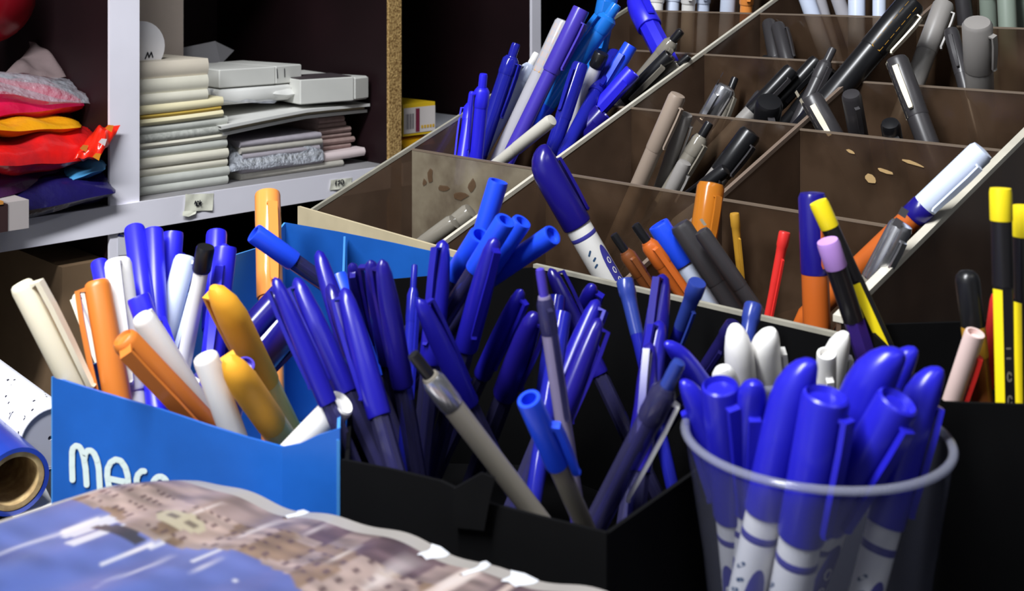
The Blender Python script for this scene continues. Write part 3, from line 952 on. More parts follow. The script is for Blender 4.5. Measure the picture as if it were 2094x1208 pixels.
def picture(a, b):
    """printed harbour view: white margin, a row of roofs and walls, then blue water, with pale streaks over both (a, b in metres)."""
    n1, n2 = vn(a * 160, b * 90), vn(a * 260 + 9, b * 120)
    shore = .050 + .012 * (vn(b * 55, 3) - .5) - .10 * max(0, .03 - b) + .02 * max(0, b - .08) / .1
    if a < .0075 or b < .0015:
        c = (172, 166, 160)
    elif a < shore:
        k = (a - .0075) / (shore - .0075)
        roof = vn(b * 85, 7.7 + k * 1.5)
        c = (138, 120, 116) if roof > .5 else (98, 80, 84)
        if k > .35:
            c = (162, 142, 134) if vn(b * 120 + 5, k * 3) > .45 else (130, 108, 90)
            if (b * 330) % 1.0 < .36 and (k * 6) % 1.0 < .35:
                c = (92, 74, 74)
        c = tuple(x * (.78 + .42 * n2) for x in c)
        if vn(b * 140, 2.2) > .82:
            c = (206, 186, 176)
    else:
        k = min(1, (a - shore) / .08)
        c = (96 - 32 * k, 106 - 22 * k, 162 - 14 * k)
        c = tuple(x * (.90 + .2 * n1) for x in c)
        refl = vn(b * 260 + a * 14, 1.3)
        if refl > .80 and a < shore + .05 * vn(b * 40, 9):
            c = (196, 196, 206)
    for b0, w0, a0, a1 in ((.0195, .0022, .046, .100), (.046, .0015, .046, .068), (.0575, .0018, .056, .090), (.072, .0012, .050, .070), (.040, .0014, .014, .034), (.063, .003, .010, .034), (.079, .002, .006, .026),  # pale streaks along a, blended into roofs and water
                           (.100, .0016, .016, .04), (.117, .005, .010, .042), (.136, .004, .008, .03)):
        w1 = w0 * (1.3 - .9 * max(0, (a - a0) / (a1 - a0)))
        q = abs(b - b0 - .0006 * math.sin(a * 210)) / w1
        if a0 < a < a1 and q < 1:
            f = .62 * (1 - q * q) * math.sin(math.pi * min(1, .12 + .88 * (a1 - a) / (a1 - a0) * 1.0)) ** .5
            c = tuple(x * (1 - f) + y * f for x, y in zip(c, (232, 222, 218)))
    # dark hull by the quay
    da, db = (a - .0575) / .0048, (b - .034) / .0105
    if da * da + db * db < 1 and da < .55:
        c = (62, 62, 72)
    # pale round building
    da, db = (a - .036) / .0055, (b - .040) / .010
    if da * da + db * db < 1:
        c = (176, 166, 142) if abs(da) > .25 or (b * 500) % 1 > .5 else (110, 100, 90)
    return tuple(int(max(0, min(255, x * .84))) for x in c)


P, C3 = [], []
for i in range(NA + 1):
    row = []
    for j in range(NB + 1):
        # finer rows near the far corner, which is the part in view
        a, b = LA * (i / NA) ** 1.6, LB * (j / NB) ** 1.25
        z = -.22 * max(0, .036 - a - b) ** 1 * (max(0, .036 - a - b) / .036)
        z += .0012 * math.sin(b * 75 + .5) * math.exp(-a * 12) + .0007 * math.sin(b * 190 + a * 20)
        row.append(tuple(Cc + ea * a + eb * b + up * z))
        C3.append(picture(a, b))
    P.append(row)
cat = thing('catalogue', 'thick glossy catalogue with a printed harbour view in the foreground', 'magazine', (0, 0, 0))
cen = Cc + ea * .15 + eb * .107
cat.location = (cen.x, cen.y, TZ)
M_pic = mat('catalogue_print', (255, 255, 255), .3, .45)
nt = M_pic.node_tree
va = nt.nodes.new('ShaderNodeVertexColor'); va.layer_name = 'print'
nt.links.new(va.outputs['Color'], nt.nodes['Principled BSDF'].inputs['Base Color'])
cov = part('cover', shifted(MB().grid(P), cat.location), M_pic, cat, angle=60)
at_ = cov.data.color_attributes.new('print', 'FLOAT_COLOR', 'POINT')
at_.data.foreach_set('color', [x for c in C3 for x in rgb(*c)])
# page block below the cover, down to the counter
q = [Cc + ea * .004 + eb * .004, Cc + ea * LA + eb * .004, Cc + ea * LA + eb * LB, Cc + ea * .004 + eb * LB]
q = [p - up * .0052 for p in q]
top_ = [tuple(p) for p in q]
bot_ = [(p.x, p.y, TZ) for p in q]
mb = MB().add(top_ + bot_, [(0, 1, 2, 3), (7, 6, 5, 4)] + [(i, i + 4, (i + 1) % 4 + 4, (i + 1) % 4) for i in range(4)])
part('page_block', shifted(mb, cat.location), M_paperw, cat, None, False)
# shrink-film folds, highlights put into their pale colour, across margin and picture
M_fold = mat('film_fold_glint', (226, 228, 232), .25, .6, clear=.25)
M_fold2 = mat('film_fold_glint_soft', (214, 214, 224), .2, .8, clear=.62)


def cover_pt(a, b):
    z = -.22 * max(0, .036 - a - b) * (max(0, .036 - a - b) / .036)
    z += .0012 * math.sin(b * 75 + .5) * math.exp(-a * 12) + .0007 * math.sin(b * 190 + a * 20)
    return Cc + ea * a + eb * b + up * (z + .0005)


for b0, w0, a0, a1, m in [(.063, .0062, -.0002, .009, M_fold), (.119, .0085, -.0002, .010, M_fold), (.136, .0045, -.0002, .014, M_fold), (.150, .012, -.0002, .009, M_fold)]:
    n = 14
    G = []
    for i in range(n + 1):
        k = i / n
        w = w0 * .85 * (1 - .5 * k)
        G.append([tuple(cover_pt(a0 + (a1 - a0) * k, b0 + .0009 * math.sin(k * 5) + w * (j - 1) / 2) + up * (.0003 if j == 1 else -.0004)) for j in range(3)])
    part('film_fold_glint', shifted(MB().grid(G), cat.location), m, cat, angle=80)

# ------------------------------------------------------------------ pens, markers and pencils
def P_(name, c, **k):
    k.setdefault('rough', .28); k.setdefault('spec', .5)
    return mat(name, c, **k)


M_royal = P_('plastic_royal', (27, 23, 142))
M_felt = P_('plastic_felt_blue', (40, 36, 214), rough=.35)
M_mark = P_('plastic_marker_blue', (32, 30, 174), rough=.3)
M_royal2 = P_('plastic_ultramarine', (28, 21, 118), rough=.25)
M_bright = P_('plastic_azure', (30, 72, 222), rough=.32)
M_cyanb = P_('plastic_sky', (34, 126, 226), rough=.18, clear=.18, tint=(90, 160, 240))
M_dusk = P_('plastic_dusk_blue', (44, 62, 142), rough=.25, clear=.15, tint=(60, 80, 190))
M_tblue = P_('plastic_clear_blue', (34, 38, 160), rough=.15, clear=.25, tint=(60, 70, 220))
M_violet = P_('plastic_violet', (70, 56, 170))
M_navy = P_('plastic_navy', (26, 22, 74))
M_whitep = P_('plastic_white', (230, 228, 224), rough=.35, sss=.1)
M_creamp = P_('plastic_cream', (232, 222, 196), rough=.4, sss=.1)
M_bluewhite = P_('plastic_bluish_white', (206, 216, 236), rough=.3)
M_orange = P_('plastic_ochre_orange', (204, 116, 44), rough=.38)
M_orangeg = P_('plastic_glossy_orange', (238, 150, 74), rough=.15)
M_amber = P_('plastic_amber', (198, 120, 36), rough=.2, clear=.25, tint=(220, 150, 60))
M_yellow = P_('plastic_yellow', (232, 164, 44), rough=.6, spec=.3)
M_yelclr = P_('plastic_yellow_clear', (226, 188, 90), rough=.25, clear=.1, tint=(240, 220, 140))
M_blackp = P_('plastic_black', (22, 22, 24), rough=.3)
M_char = P_('plastic_charcoal', (52, 50, 52), rough=.35)
M_greyp = P_('plastic_grey', (140, 136, 132), rough=.4)
M_taupe = P_('plastic_taupe', (150, 134, 120), rough=.4)
M_clear = P_('plastic_clear', (58, 56, 92), rough=.12, spec=.8, clear=.5, tint=(165, 165, 210))
M_clearl = P_('plastic_frosted', (204, 202, 208), rough=.2, spec=.7, clear=.3, tint=(225, 225, 228))
M_lav = P_('plastic_lavender', (150, 140, 172), rough=.15, spec=.8, clear=.3, tint=(190, 185, 215))
M_pale = P_('plastic_pale_grey', (196, 192, 180), rough=.35)
M_clearg = P_('plastic_smoke', (142, 136, 124), rough=.14, spec=.8, clear=.22, tint=(170, 165, 155))
M_steel = P_('metal_steel', (196, 196, 200), rough=.22, metal=.9)
M_brown = P_('plastic_brown', (112, 62, 30), rough=.3)
M_rust = P_('plastic_rust', (186, 92, 34), rough=.3)
M_redp = P_('plastic_red', (206, 44, 40), rough=.35)
M_pink = P_('plastic_pink', (216, 190, 184), rough=.4)
M_wood = P_('pencil_wood', (204, 160, 104), rough=.7)
M_lead = P_('pencil_lead', (50, 50, 54), rough=.5)
M_pyel = P_('paint_yellow', (240, 216, 28), rough=.35)
M_pblk = P_('paint_black', (24, 22, 24), rough=.3)
M_lilac = P_('paint_lilac', (184, 140, 214), rough=.4)
M_goldp = P_('print_gold', (176, 130, 40), rough=.4)
M_orprint = P_('print_orange', (230, 160, 40), rough=.4)
M_greyprint = P_('print_grey', (128, 120, 104), rough=.5)
M_blueprint = P_('print_blue', (58, 56, 140), rough=.4)
M_palegreen = P_('plastic_sage', (132, 144, 132), rough=.4)
M_purple = P_('paint_purple', (58, 36, 120), rough=.35)

# palette: cap, clip, barrel, ink, print
PAL = {
    'royal': (M_royal, M_royal, M_clear, M_royal2, None), 'ultra': (M_royal2, M_royal2, M_clear, M_navy, None),
    'azure': (M_bright, M_bright, M_clear, M_royal2, None), 'azuregrey': (M_bright, M_bright, M_clearg, M_navy, None),
    'allroyal': (M_felt, M_felt, M_felt, M_royal2, None), 'allviolet': (M_violet, M_violet, M_violet, M_navy, None),
    'white': (M_whitep, M_whitep, M_whitep, None, None), 'cream': (M_creamp, M_creamp, M_creamp, None, None), 'bluewhite': (M_bluewhite, M_bluewhite, M_bluewhite, None, None),
    'orange': (M_orange, M_orange, M_orange, None, None), 'orangeg': (M_orangeg, M_orangeg, M_orangeg, None, None),
    'yellow': (M_yellow, M_yellow, M_yelclr, None, None),
    'whiteblack': (M_blackp, M_whitep, M_whitep, None, None),
    'dusk': (M_dusk, M_dusk, M_tblue, M_navy, None), 'tblue': (M_tblue, M_tblue, M_tblue, M_royal2, None), 'sky': (M_cyanb, M_cyanb, M_cyanb, M_bright, None),
    'violetclear': (M_violet, M_clear, M_lav, M_violet, None),
    'steel': (M_blackp, M_steel, M_clearg, M_char, None), 'smoke': (M_blackp, M_clearg, M_clearg, M_char, None),
    'clearblue': (M_dusk, M_whitep, M_clear, M_royal2, None),
    'clearorange': (M_clearl, M_clearl, M_clearl, M_greyp, M_orprint), 'whiteprint': (M_whitep, M_bluewhite, M_bluewhite, None, M_violet),
    'grey': (M_greyp, M_greyp, M_greyp, None, None), 'taupe': (M_taupe, M_taupe, M_taupe, None, None), 'char': (M_char, M_char, M_char, None, None),
    'blackgrey': (M_blackp, M_char, M_greyp, None, None), 'blackclear': (M_blackp, M_blackp, M_clearl, M_char, None), 'black': (M_blackp, M_blackp, M_blackp, None, None),
    'blackgold': (M_blackp, M_creamp, M_blackp, None, M_goldp), 'charcream': (M_char, M_creamp, M_char, None, M_creamp),
    'brown': (M_blackp, M_brown, M_brown, None, None), 'rust': (M_blackp, M_rust, M_rust, None, None), 'amber': (M_amber, M_amber, M_amber, None, None),
    'bluerust': (M_royal2, M_rust, M_rust, None, None), 'silver': (M_steel, M_steel, M_clearg, None, M_char),
    'marker': (M_mark, M_mark, M_whitep, None, M_blueprint), 'wmarker': (M_whitep, M_whitep, M_whitep, None, M_blueprint), 'ultramarker': (M_royal2, M_royal2, M_whitep, None, M_blueprint),
    'red': (M_redp, M_redp, M_redp, None, None), 'pinkred': (M_pink, M_redp, M_pink, None, None), 'sage': (M_palegreen, M_palegreen, M_palegreen, None, None),
    'gold': (M_goldp, M_goldp, M_goldp, None, None), 'purpleblk': (M_lilac, None, M_purple, None, None), 'yelblk': (M_pyel, None, M_pblk, None, None), 'steelblue': (M_royal2, M_steel, M_steel, None, None),
    'blackpink': (M_blackp, M_blackp, M_brown, None, M_goldp), 'skywhite': (M_bright, M_bluewhite, M_bluewhite, None, None),
    'darkblue': (M_navy, M_navy, M_navy, None, None), 'greywhite': (M_greyp, M_bluewhite, M_bluewhite, None, M_greyprint), 'orangemix': (M_royal2, M_whitep, M_rust, None, None),
    'cleartube': (M_clearg, M_clearg, M_clearg, None, None), 'pale': (M_pale, M_pale, M_pale, None, M_char),
    'whiteclear': (M_bluewhite, M_bluewhite, M_rust, None, M_royal2),
}


def pen_parts(kind, pal, d, L):
    """list of (part name, MB, material, index of the part it belongs to or None); z = 0 at the tip, z = L at the top, clip on +x."""
    cap, clip, bar, ink, prt = PAL[pal]
    r = d / 2
    out = []
    A = lambda name, mb, m, par=None: (out.append((name, mb, m, par)), len(out) - 1)[1]

    def clip_bar(z0, z1, x0, off, w, th, par, m, hook=True):
        pts = [(x0 * .8, z1 + (.0005 if hook else 0)), (x0 + off, z1), (x0 + off * 1.1, z1 - (z1 - z0) * .25), (x0 + off, z1 - (z1 - z0) * .6), (x0 + off * .75, z0, .8), (x0 + off * 1.0, z0 - .0015, .6)]
        A('clip', MB().bar(pts, w, th), m, par)

    def nib(rb, zc, m):
        A('nib', MB().lathe([(.0006, 0), (.0011, zc * .4), (rb, zc)], 12), m)

    if kind in ('taper', 'flat', 'hilite', 'ring', 'plug'):
        cl = {'plug': .085, 'taper': .36, 'flat': .36, 'ring': .21, 'hilite': .42}[kind] * L
        rb = r * (.82 if kind != 'flat' else .86)
        nib(rb * .8, .012, bar)
        A('barrel', MB().lathe([(rb * .8, .012), (rb, .017), (rb, L - cl + .006), (rb * .9, L - cl + (.02 if kind != 'plug' else .007))], 8 if kind == 'taper' else 16), bar)
        if ink:
            A('ink_tube', MB().lathe([(rb * .42, .013), (rb * .42, L - cl + .004)], 8), ink)
        z0 = L - cl
        if kind == 'taper':
            c = A('cap', MB().lathe([(r * .94, z0), (r, z0 + .001), (r, z0 + cl * .42), (r * .92, z0 + cl * .68), (r * .74, z0 + cl * .88), (r * .52, z0 + cl * .965), (r * .26, L - .0006), (r * .08, L)], 16), cap)
            clip_bar(z0 + cl * .18, L - .004, r * .55, r * .62, r * .62, .0016, c, clip, False)
        elif kind == 'flat':
            c = A('cap', MB().lathe([(r * .95, z0), (r, z0 + .0012), (r, L - .0012), (r * .95, L), (r * .74, L), (r * .70, L - .0022), (r * .2, L - .0026)], 20), cap)
            clip_bar(z0 + cl * .12, L - .010, r * .92, r * .38, r * .72, .0016, c, clip)
        elif kind == 'plug':
            c = A('end_plug', MB().lathe([(r * .9, z0), (r * 1.02, z0 + .0012), (r * 1.0, L - .0012), (r * .9, L), (r * .2, L)], 20), cap)
        elif kind == 'ring':
            c = A('cap', MB().lathe([(r * .95, z0), (r, z0 + .0012), (r, L - .001), (r * .93, L), (r * .66, L), (r * .60, L - .006), (r * .1, L - .0062)], 22), cap)
            clip_bar(z0 - .004, z0 + cl * .55, r * .92, r * .42, r * .75, .0022, c, clip)
        else:
            c = A('cap', MB().loft([(0, 0, z0, r * .96, r * .80), (0, 0, z0 + .0012, r, r * .84), (0, 0, L - cl * .30, r, r * .84), (r * .10, 0, L - cl * .14, r * .86, r * .72),
                                    (r * .28, 0, L - cl * .04, r * .56, r * .5), (r * .42, 0, L, r * .24, r * .22)], 18), cap)
            clip_bar(z0 + cl * .05, L - .006, r * .70, r * .52, r * .8, .0018, c, clip, False)
    elif kind == 'square':                   # white and orange fibre pens: soft rectangular cap with a broad moulded clip
        cl = .40 * L
        z0 = L - cl
        nib(r * .55, .014, bar)
        A('barrel', MB().lathe([(r * .6, .014), (r * .86, .022), (r * .86, z0 + .01)], 16), bar)
        c = A('cap', MB().loft([(0, 0, z0, r * .94, r * .94), (0, 0, z0 + .001, r, r), (0, 0, L - .003, r * .97, r * .97), (0, 0, L - .0008, r * .86, r * .86), (0, 0, L, r * .7, r * .7), (0, 0, L - .0012, r * .55, r * .55)], 18), cap)
        clip_bar(z0 + .004, L - .003, r * .86, r * .58, r * .9, .0022, c, clip, False)
    elif kind == 'click':
        nib(r * .7, .014, clip if pal == 'steel' else bar)
        A('grip', MB().lathe([(r * .7, .014), (r * .98, .02), (r * .92, .03), (r * .98, .04), (r * .92, .05), (r, .056)], 16), ink or cap)
        A('barrel', MB().lathe([(r * .95, .056), (r * .97, L - .02), (r * .92, L - .014), (r * .7, L - .011)], 16), bar)
        if ink:
            A('ink_tube', MB().lathe([(r * .4, .056), (r * .4, L - .02)], 8), ink)
        c = A('clicker', MB().lathe([(r * .55, L - .012), (r * .55, L - .002), (r * .48, L - .0004), (r * .2, L)], 14), cap)
        i = A('collar', MB().lathe([(r, L - .026), (r * 1.06, L - .024), (r * 1.02, L - .014), (r * .8, L - .012)], 16), clip if pal != 'clearblue' else bar)
        clip_bar(L - .058, L - .016, r * .9, r * .5, r * .62, .0014, i, clip)
        if prt:
            mb = MB()
            for k in range(7):
                z = L - .072 + k * .005
                for s in (0, 1):
                    a = [-1.9 + s * .32, -1.66 + s * .32]
                    mb.add([(r * 1.0 * math.cos(q), r * 1.0 * math.sin(q), zz_) for q, zz_ in ((a[0], z), (a[1], z + .0005), (a[1], z + .003), (a[0], z + .0024))], [(0, 1, 2, 3)])
            A('print', mb, prt)
    elif kind == 'slim':                     # slender see-through stick with a flat plug at the top
        nib(r * .6, .012, bar)
        A('barrel', MB().lathe([(r * .6, .012), (r * .72, .018), (r * .72, L - .03), (r * .78, L - .026)], 12), bar)
        if ink:
            A('ink_tube', MB().lathe([(r * .3, .014), (r * .3, L - .03)], 8), ink)
        c = A('plug', MB().lathe([(r * .78, L - .026), (r * .84, L - .012), (r * .9, L - .008), (r, L - .007), (r, L - .0008), (r * .9, L)], 16), cap)
        clip_bar(L - .05, L - .014, r * .72, r * .34, r * .4, .0011, c, clip)
    elif kind in ('marker', 'wmarker', 'cutmarker'):
        cl = .38 * L
        z0 = L - cl
        nib(r * .35, .010, bar)
        A('barrel', MB().lathe([(r * .5, .008), (r * .88, .014), (r * .88, z0 + .004)], 22), bar)
        A('band', MB().lathe([(r * .885, z0 - .0085), (r * .893, z0 - .0083), (r * .893, z0 - .0062), (r * .885, z0 - .006)], 22, 0, False, False), prt)
        # printed oval with a row of pale letters, and a small mark above it
        mb = MB()
        R = r * .886

        def sf(x, z):
            return (R * math.cos(x / R - 1.1), R * math.sin(x / R - 1.1), z)
        zm = z0 - .036
        nn = 24
        ring = [(.0038 * math.cos(2 * math.pi * i / nn), zm + .020 * math.copysign(abs(math.sin(2 * math.pi * i / nn)) ** .7, math.sin(2 * math.pi * i / nn))) for i in range(nn)]
        for i in range(nn // 2):
            j = i + 1
            mb.add([sf(*ring[i]), sf(ring[i][0], ring[-i % nn][1]), sf(ring[j][0], ring[-j % nn][1]), sf(*ring[j])], [(0, 1, 2, 3)])
        pi_ = A('print', mb, prt)
        mb = MB()
        R2 = R
        def sf2(x, z):
            return ((R2 + .0001) * math.cos(x / R - 1.1), (R2 + .0001) * math.sin(x / R - 1.1), z)
        for k in range(4):
            strokes(sf2, [arc(0, zm - .011 + k * .0068, .0012, .0019, 0, 360, 8)], .0006, mb)
        A('print_letters', mb, M_whitep, pi_)
        mb = MB()
        strokes(lambda x, z: (R * math.cos(x / R - 2.2), R * math.sin(x / R - 2.2), z), [[(-.001, z0 - .018), (.001, z0 - .016)], [(0, z0 - .022), (.0016, z0 - .021)], [(-.0012, z0 - .026), (.0006, z0 - .025)]], .0012, mb)
        A('print_mark', mb, P_('print_teal', (50, 78, 110)))
        if kind == 'cutmarker':              # cap with a flat cut top
            rings = [(0, 0, z0, r * .96, r * .96), (0, 0, z0 + .001, r, r), (0, 0, L - .002, r, r), (0, 0, L - .0006, r * .95, r * .95), (0, 0, L, r * .84, r * .84), (0, 0, L - .002, r * .72, r * .72)]
        else:                                # cap that sweeps over to one side with a rounded end
            rings = [(0, 0, z0, r * .96, r * .96), (0, 0, z0 + .001, r, r), (0, 0, z0 + cl * .52, r, r), (r * .03, 0, z0 + cl * .70, r * .99, r * .97), (r * .12, 0, z0 + cl * .82, r * .91, r * .89),
                     (r * .27, 0, z0 + cl * .905, r * .75, r * .75), (r * .42, 0, z0 + cl * .96, r * .55, r * .56), (r * .53, 0, z0 + cl * .988, r * .34, r * .36), (r * .58, 0, L, r * .10, r * .12)]
        c = A('cap', MB().loft(rings, 22), cap)
        clip_bar(z0 + .006, L - cl * (.24 if kind != 'cutmarker' else .1), r * .93, r * .26, r * .66, .0020, c, clip, False)
    elif kind == 'pencil':
        cap_m = cap
        A('lead', MB().lathe([(.0003, 0), (.0011, .005)], 8), M_lead)
        A('point', MB().lathe([(.0011, .005), (r * .96, .022)], 6), M_wood)
        mb = MB()
        n = 6
        vs = [(r * math.cos(math.pi / 3 * i), r * math.sin(math.pi / 3 * i), z) for z in (.022, L - .036) for i in range(n)]
        for i in range(n):
            j = (i + 1) % n
            mb.add([vs[i], vs[j], vs[j + n], vs[i + n]], [(0, 1, 2, 3)], 0)
        A('shaft', mb, bar)
        st = MB()
        w = r * 1.004
        for i in ((1, 3, 5) if pal == 'yelblk' else ()):
            j = (i + 1) % n
            st.add([(w * math.cos(math.pi / 3 * q), w * math.sin(math.pi / 3 * q), z) for q, z in ((i, .023), (j, .023), (j, L - .037), (i, L - .037))], [(0, 1, 2, 3)])
        if st.f:
            A('stripe', st, M_pyel)
        A('dark_end', MB().lathe([(r * .97, L - .036), (r * .99, L - .012)], 18, 0, False, False), M_pblk)
        A('dipped_end', MB().lathe([(r * 1.03, L - .012), (r * 1.06, L - .0115), (r * 1.06, L - .0015), (r * .98, L)], 18), cap_m)
        pr = MB()
        a0 = math.pi / 3 * 2.5
        for k in range(8):
            z = L - .060 - k * .0085
            rr_ = r * .872
            cx, cy = rr_ * math.cos(a0), rr_ * math.sin(a0)
            tx, ty = -math.sin(a0), math.cos(a0)
            strokes(lambda x, y: (cx + tx * x, cy + ty * x, z + y), [arc(0, 0, .0008, .0017, 20, 340, 7)] if k % 3 else [[(-.0008, -.0018), (.0008, -.0018)], [(-.0008, .0018), (.0008, .0018)]], .0005, pr)
        if pal == 'yelblk':
            A('print', pr, M_greyprint)
    elif kind == 'ball':                     # round-topped black cap, gold band, brown body
        z0 = L - .034
        nib(r * .6, .014, bar)
        A('barrel', MB().lathe([(r * .6, .014), (r * .8, .024), (r * .95, z0)], 18), bar)
        A('band', MB().lathe([(r * .97, z0), (r * 1.0, z0 + .001), (r * 1.0, z0 + .011), (r * .97, z0 + .012)], 18, 0, False, False), prt or cap)
        A('cap', MB().lathe([(r * .98, z0 + .012), (r, z0 + .016), (r * 1.02, L - r * .9), (r * .9, L - r * .45), (r * .6, L - r * .12), (r * .1, L)], 18), cap)
    elif kind == 'tube':                     # plain fat barrel with a domed end
        nib(r * .5, .012, bar)
        A('barrel', MB().lathe([(r * .5, .012), (r * .95, .02), (r * .95, L * .7)], 18), bar)
        c = A('cap', MB().lathe([(r * .97, L * .7), (r, L * .7 + .001), (r, L - .003), (r * .85, L - .0006), (r * .3, L)], 18), cap)
        clip_bar(L * .74, L - .008, r * .92, r * .35, r * .5, .0014, c, clip)
        if pal == 'whiteclear':
            A('band', MB().lathe([(r * 1.0, L * .66), (r * 1.06, L * .665), (r * 1.06, L * .715), (r * 1.0, L * .72)], 18, 0, False, False), prt)
        elif prt:
            mb = MB()
            for k in range(7):
                z = L * .70 + k * .006
                mb.add([(r * 1.005 * math.cos(q), r * 1.005 * math.sin(q), z + dz) for q, dz in ((-1.4, 0), (-.7, 0), (-.7, .0042), (-1.4, .0042))], [(0, 1, 2, 3)])
            A('print', mb, prt, c)
    return out


CAT = {'pencil': 'pencil', 'marker': 'marker', 'cutmarker': 'marker', 'hilite': 'highlighter'}
NAME = {'taper': 'ballpoint_pen', 'flat': 'gel_pen', 'ring': 'gel_pen', 'click': 'retractable_pen', 'slim': 'stick_pen', 'square': 'fibre_pen', 'marker': 'whiteboard_marker',
        'cutmarker': 'whiteboard_marker', 'hilite': 'highlighter', 'pencil': 'pencil', 'plug': 'fibre_pen', 'ball': 'dip_marker', 'tube': 'felt_pen'}


def poly_out(poly, X, Y, m):
    """how far (X, Y) lies outside the convex plan polygon shrunk by m (0 when inside)."""
    worst = 0.0
    n = len(poly)
    for i in range(n):
        x0, y0 = poly[i]; x1, y1 = poly[(i + 1) % n]
        dx, dy = x1 - x0, y1 - y0
        l = math.hypot(dx, dy)
        worst = max(worst, ((X - x0) * dy - (Y - y0) * dx) / l + m)   # polygon runs counter-clockwise seen from above
    return worst


def ccw(poly):
    a = sum(poly[i][0] * poly[(i + 1) % len(poly)][1] - poly[(i + 1) % len(poly)][0] * poly[i][1] for i in range(len(poly)))
    return poly if a > 0 else poly[::-1]


def seg_d(p0, d0, l0, Q, D, Ln):
    """distance of one segment to many (all given as start, unit direction, length)."""
    w = p0 - Q
    b = D @ d0
    d_ = w @ d0
    e = np.einsum('ij,ij->i', w, D)
    den = 1 - b * b
    s = np.where(den > 1e-6, (b * e - d_) / np.maximum(den, 1e-6), 0)
    s = np.clip(s, 0, l0)
    t_ = np.clip(b * s + e, 0, Ln)
    s = np.clip(b * t_ - d_, 0, l0)
    return np.linalg.norm(w + s[:, None] * d0 - t_[:, None] * D, axis=1)


def settle(rows, poly, floor, rim, dY=.03, rounds=14, seed=1):
    """find for every pen the depth of its top and its lean so that it stands inside its container without pushing through its neighbours.
    rows: (kind, pal, u1, v1, u2, v2, w, Y, roll, Lmm, label, group)."""
    poly = ccw(poly)
    rnd = random.Random(seed)
    st = []
    for r in rows:
        st.append([r[7], 0.0])

    def geo(r, Y, phi):
        P1 = at(r[2], r[3], Y); P2 = at(r[4], r[5], Y)
        e1 = P1 / np.linalg.norm(P1)
        e2 = P2 - P1; e2 = e2 - (e2 @ e1) * e1; e2 /= np.linalg.norm(e2)
        d = math.cos(phi) * e2 + math.sin(phi) * e1
        return P1, d, r[9] / 1000.0, r[6] * Y / FPX / 2

    def selfcost(r, Y, phi):
        P1, d, L, rad = geo(r, Y, phi)
        c = 0.0
        for k in range(9):
            p = P1 + d * L * k / 8
            if p[2] < (rim(p) if callable(rim) else rim) - EYE:
                c += 60 * max(0, poly_out(poly, p[0], p[1], rad * 1.35 + .001))
        tip = P1 + d * L
        c += 90 * max(0, poly_out(poly, tip[0], tip[1], rad * .5 + .001))
        h = tip[2] - (floor - EYE + .002 + rad * .3)
        c += 120 * max(0, -h) + 3 * max(0, h) + 40 * max(0, tip[2] - ((rim(tip) if callable(rim) else rim) - EYE - .03))
        return c + .02 * abs(phi) + 2.0 * max(0, abs(phi) - .8) + 1.0 * abs(Y - r[7])

    n = len(rows)
    Q = np.zeros((n, 3)); D = np.zeros((n, 3)); Ln = np.zeros(n); R = np.zeros(n)

    def setg(i):
        P1, d, L, rad = geo(rows[i], *st[i])
        Q[i], D[i], Ln[i], R[i] = P1, d, L, rad

    for i in range(n):
        best = min(((selfcost(rows[i], rows[i][7], ph), ph) for ph in np.linspace(-1.1, 1.1, 61)), key=lambda q: q[0])
        st[i][1] = best[1]; setg(i)

    def total(i, Y, phi):
        c = selfcost(rows[i], Y, phi)
        P1, d, L, rad = geo(rows[i], Y, phi)
        dist = seg_d(P1, d, L, Q, D, Ln) - (R + rad) * 1.05
        dist[i] = 1
        pen = np.clip(-dist, 0, None)
        return c + 110 * pen.sum()

    for rd in range(rounds):
        for i in rnd.sample(range(n), n):
            cur = total(i, *st[i]); best = (cur, st[i][0], st[i][1])
            for k in range(36):
                if k < 18:
                    Y = rows[i][7] + rnd.uniform(-dY, dY); ph = rnd.uniform(-1.0, 1.0)
                else:
                    Y = min(rows[i][7] + dY, max(rows[i][7] - dY, best[1] + rnd.gauss(0, .004))); ph = best[2] + rnd.gauss(0, .06)
                c = total(i, Y, ph)
                if c < best[0]:
                    best = (c, Y, ph)
            st[i] = [best[1], best[2]]; setg(i)
    return [(rows[i], geo(rows[i], *st[i]), total(i, *st[i])) for i in range(n)]


def build(rows, poly, floor, rim, **k):
    for r, (P1, d, L, rad), cost in settle(rows, poly, floor, rim, **k):
        kind, pal, roll_, lab, grp = r[0], r[1], r[8], r[10], r[11]
        if DEBUG and cost > .12:
            print('PEN %.2f Y %.3f->%.3f tipZ %.3f' % (cost, r[7], P1[1], (P1 + d * L)[2] + EYE - floor), lab)
        tip = P1 + d * L
        zax = W(*(-d)) - W(0, 0, 0)
        ref = W(math.sin(math.radians(roll_)), -math.cos(math.radians(roll_)), 0) - W(0, 0, 0)
        x = (ref - zax * ref.dot(zax)).normalized()
        y = zax.cross(x)
        t = bpy.data.objects.new(NAME[kind], None)
        t.empty_display_size = .01
        col.objects.link(t)
        M = Matrix((x, y, zax)).transposed().to_4x4()
        M.translation = W(*tip)
        t.matrix_world = M
        tag(t, lab, CAT.get(kind, 'pen'), grp)
        made = []
        for nm, mb, m, par in pen_parts(kind, pal, rad * 2, L):
            o = part(nm, mb, m, t if par is None else made[par], angle=35)
            made.append(o)


DEBUG = False

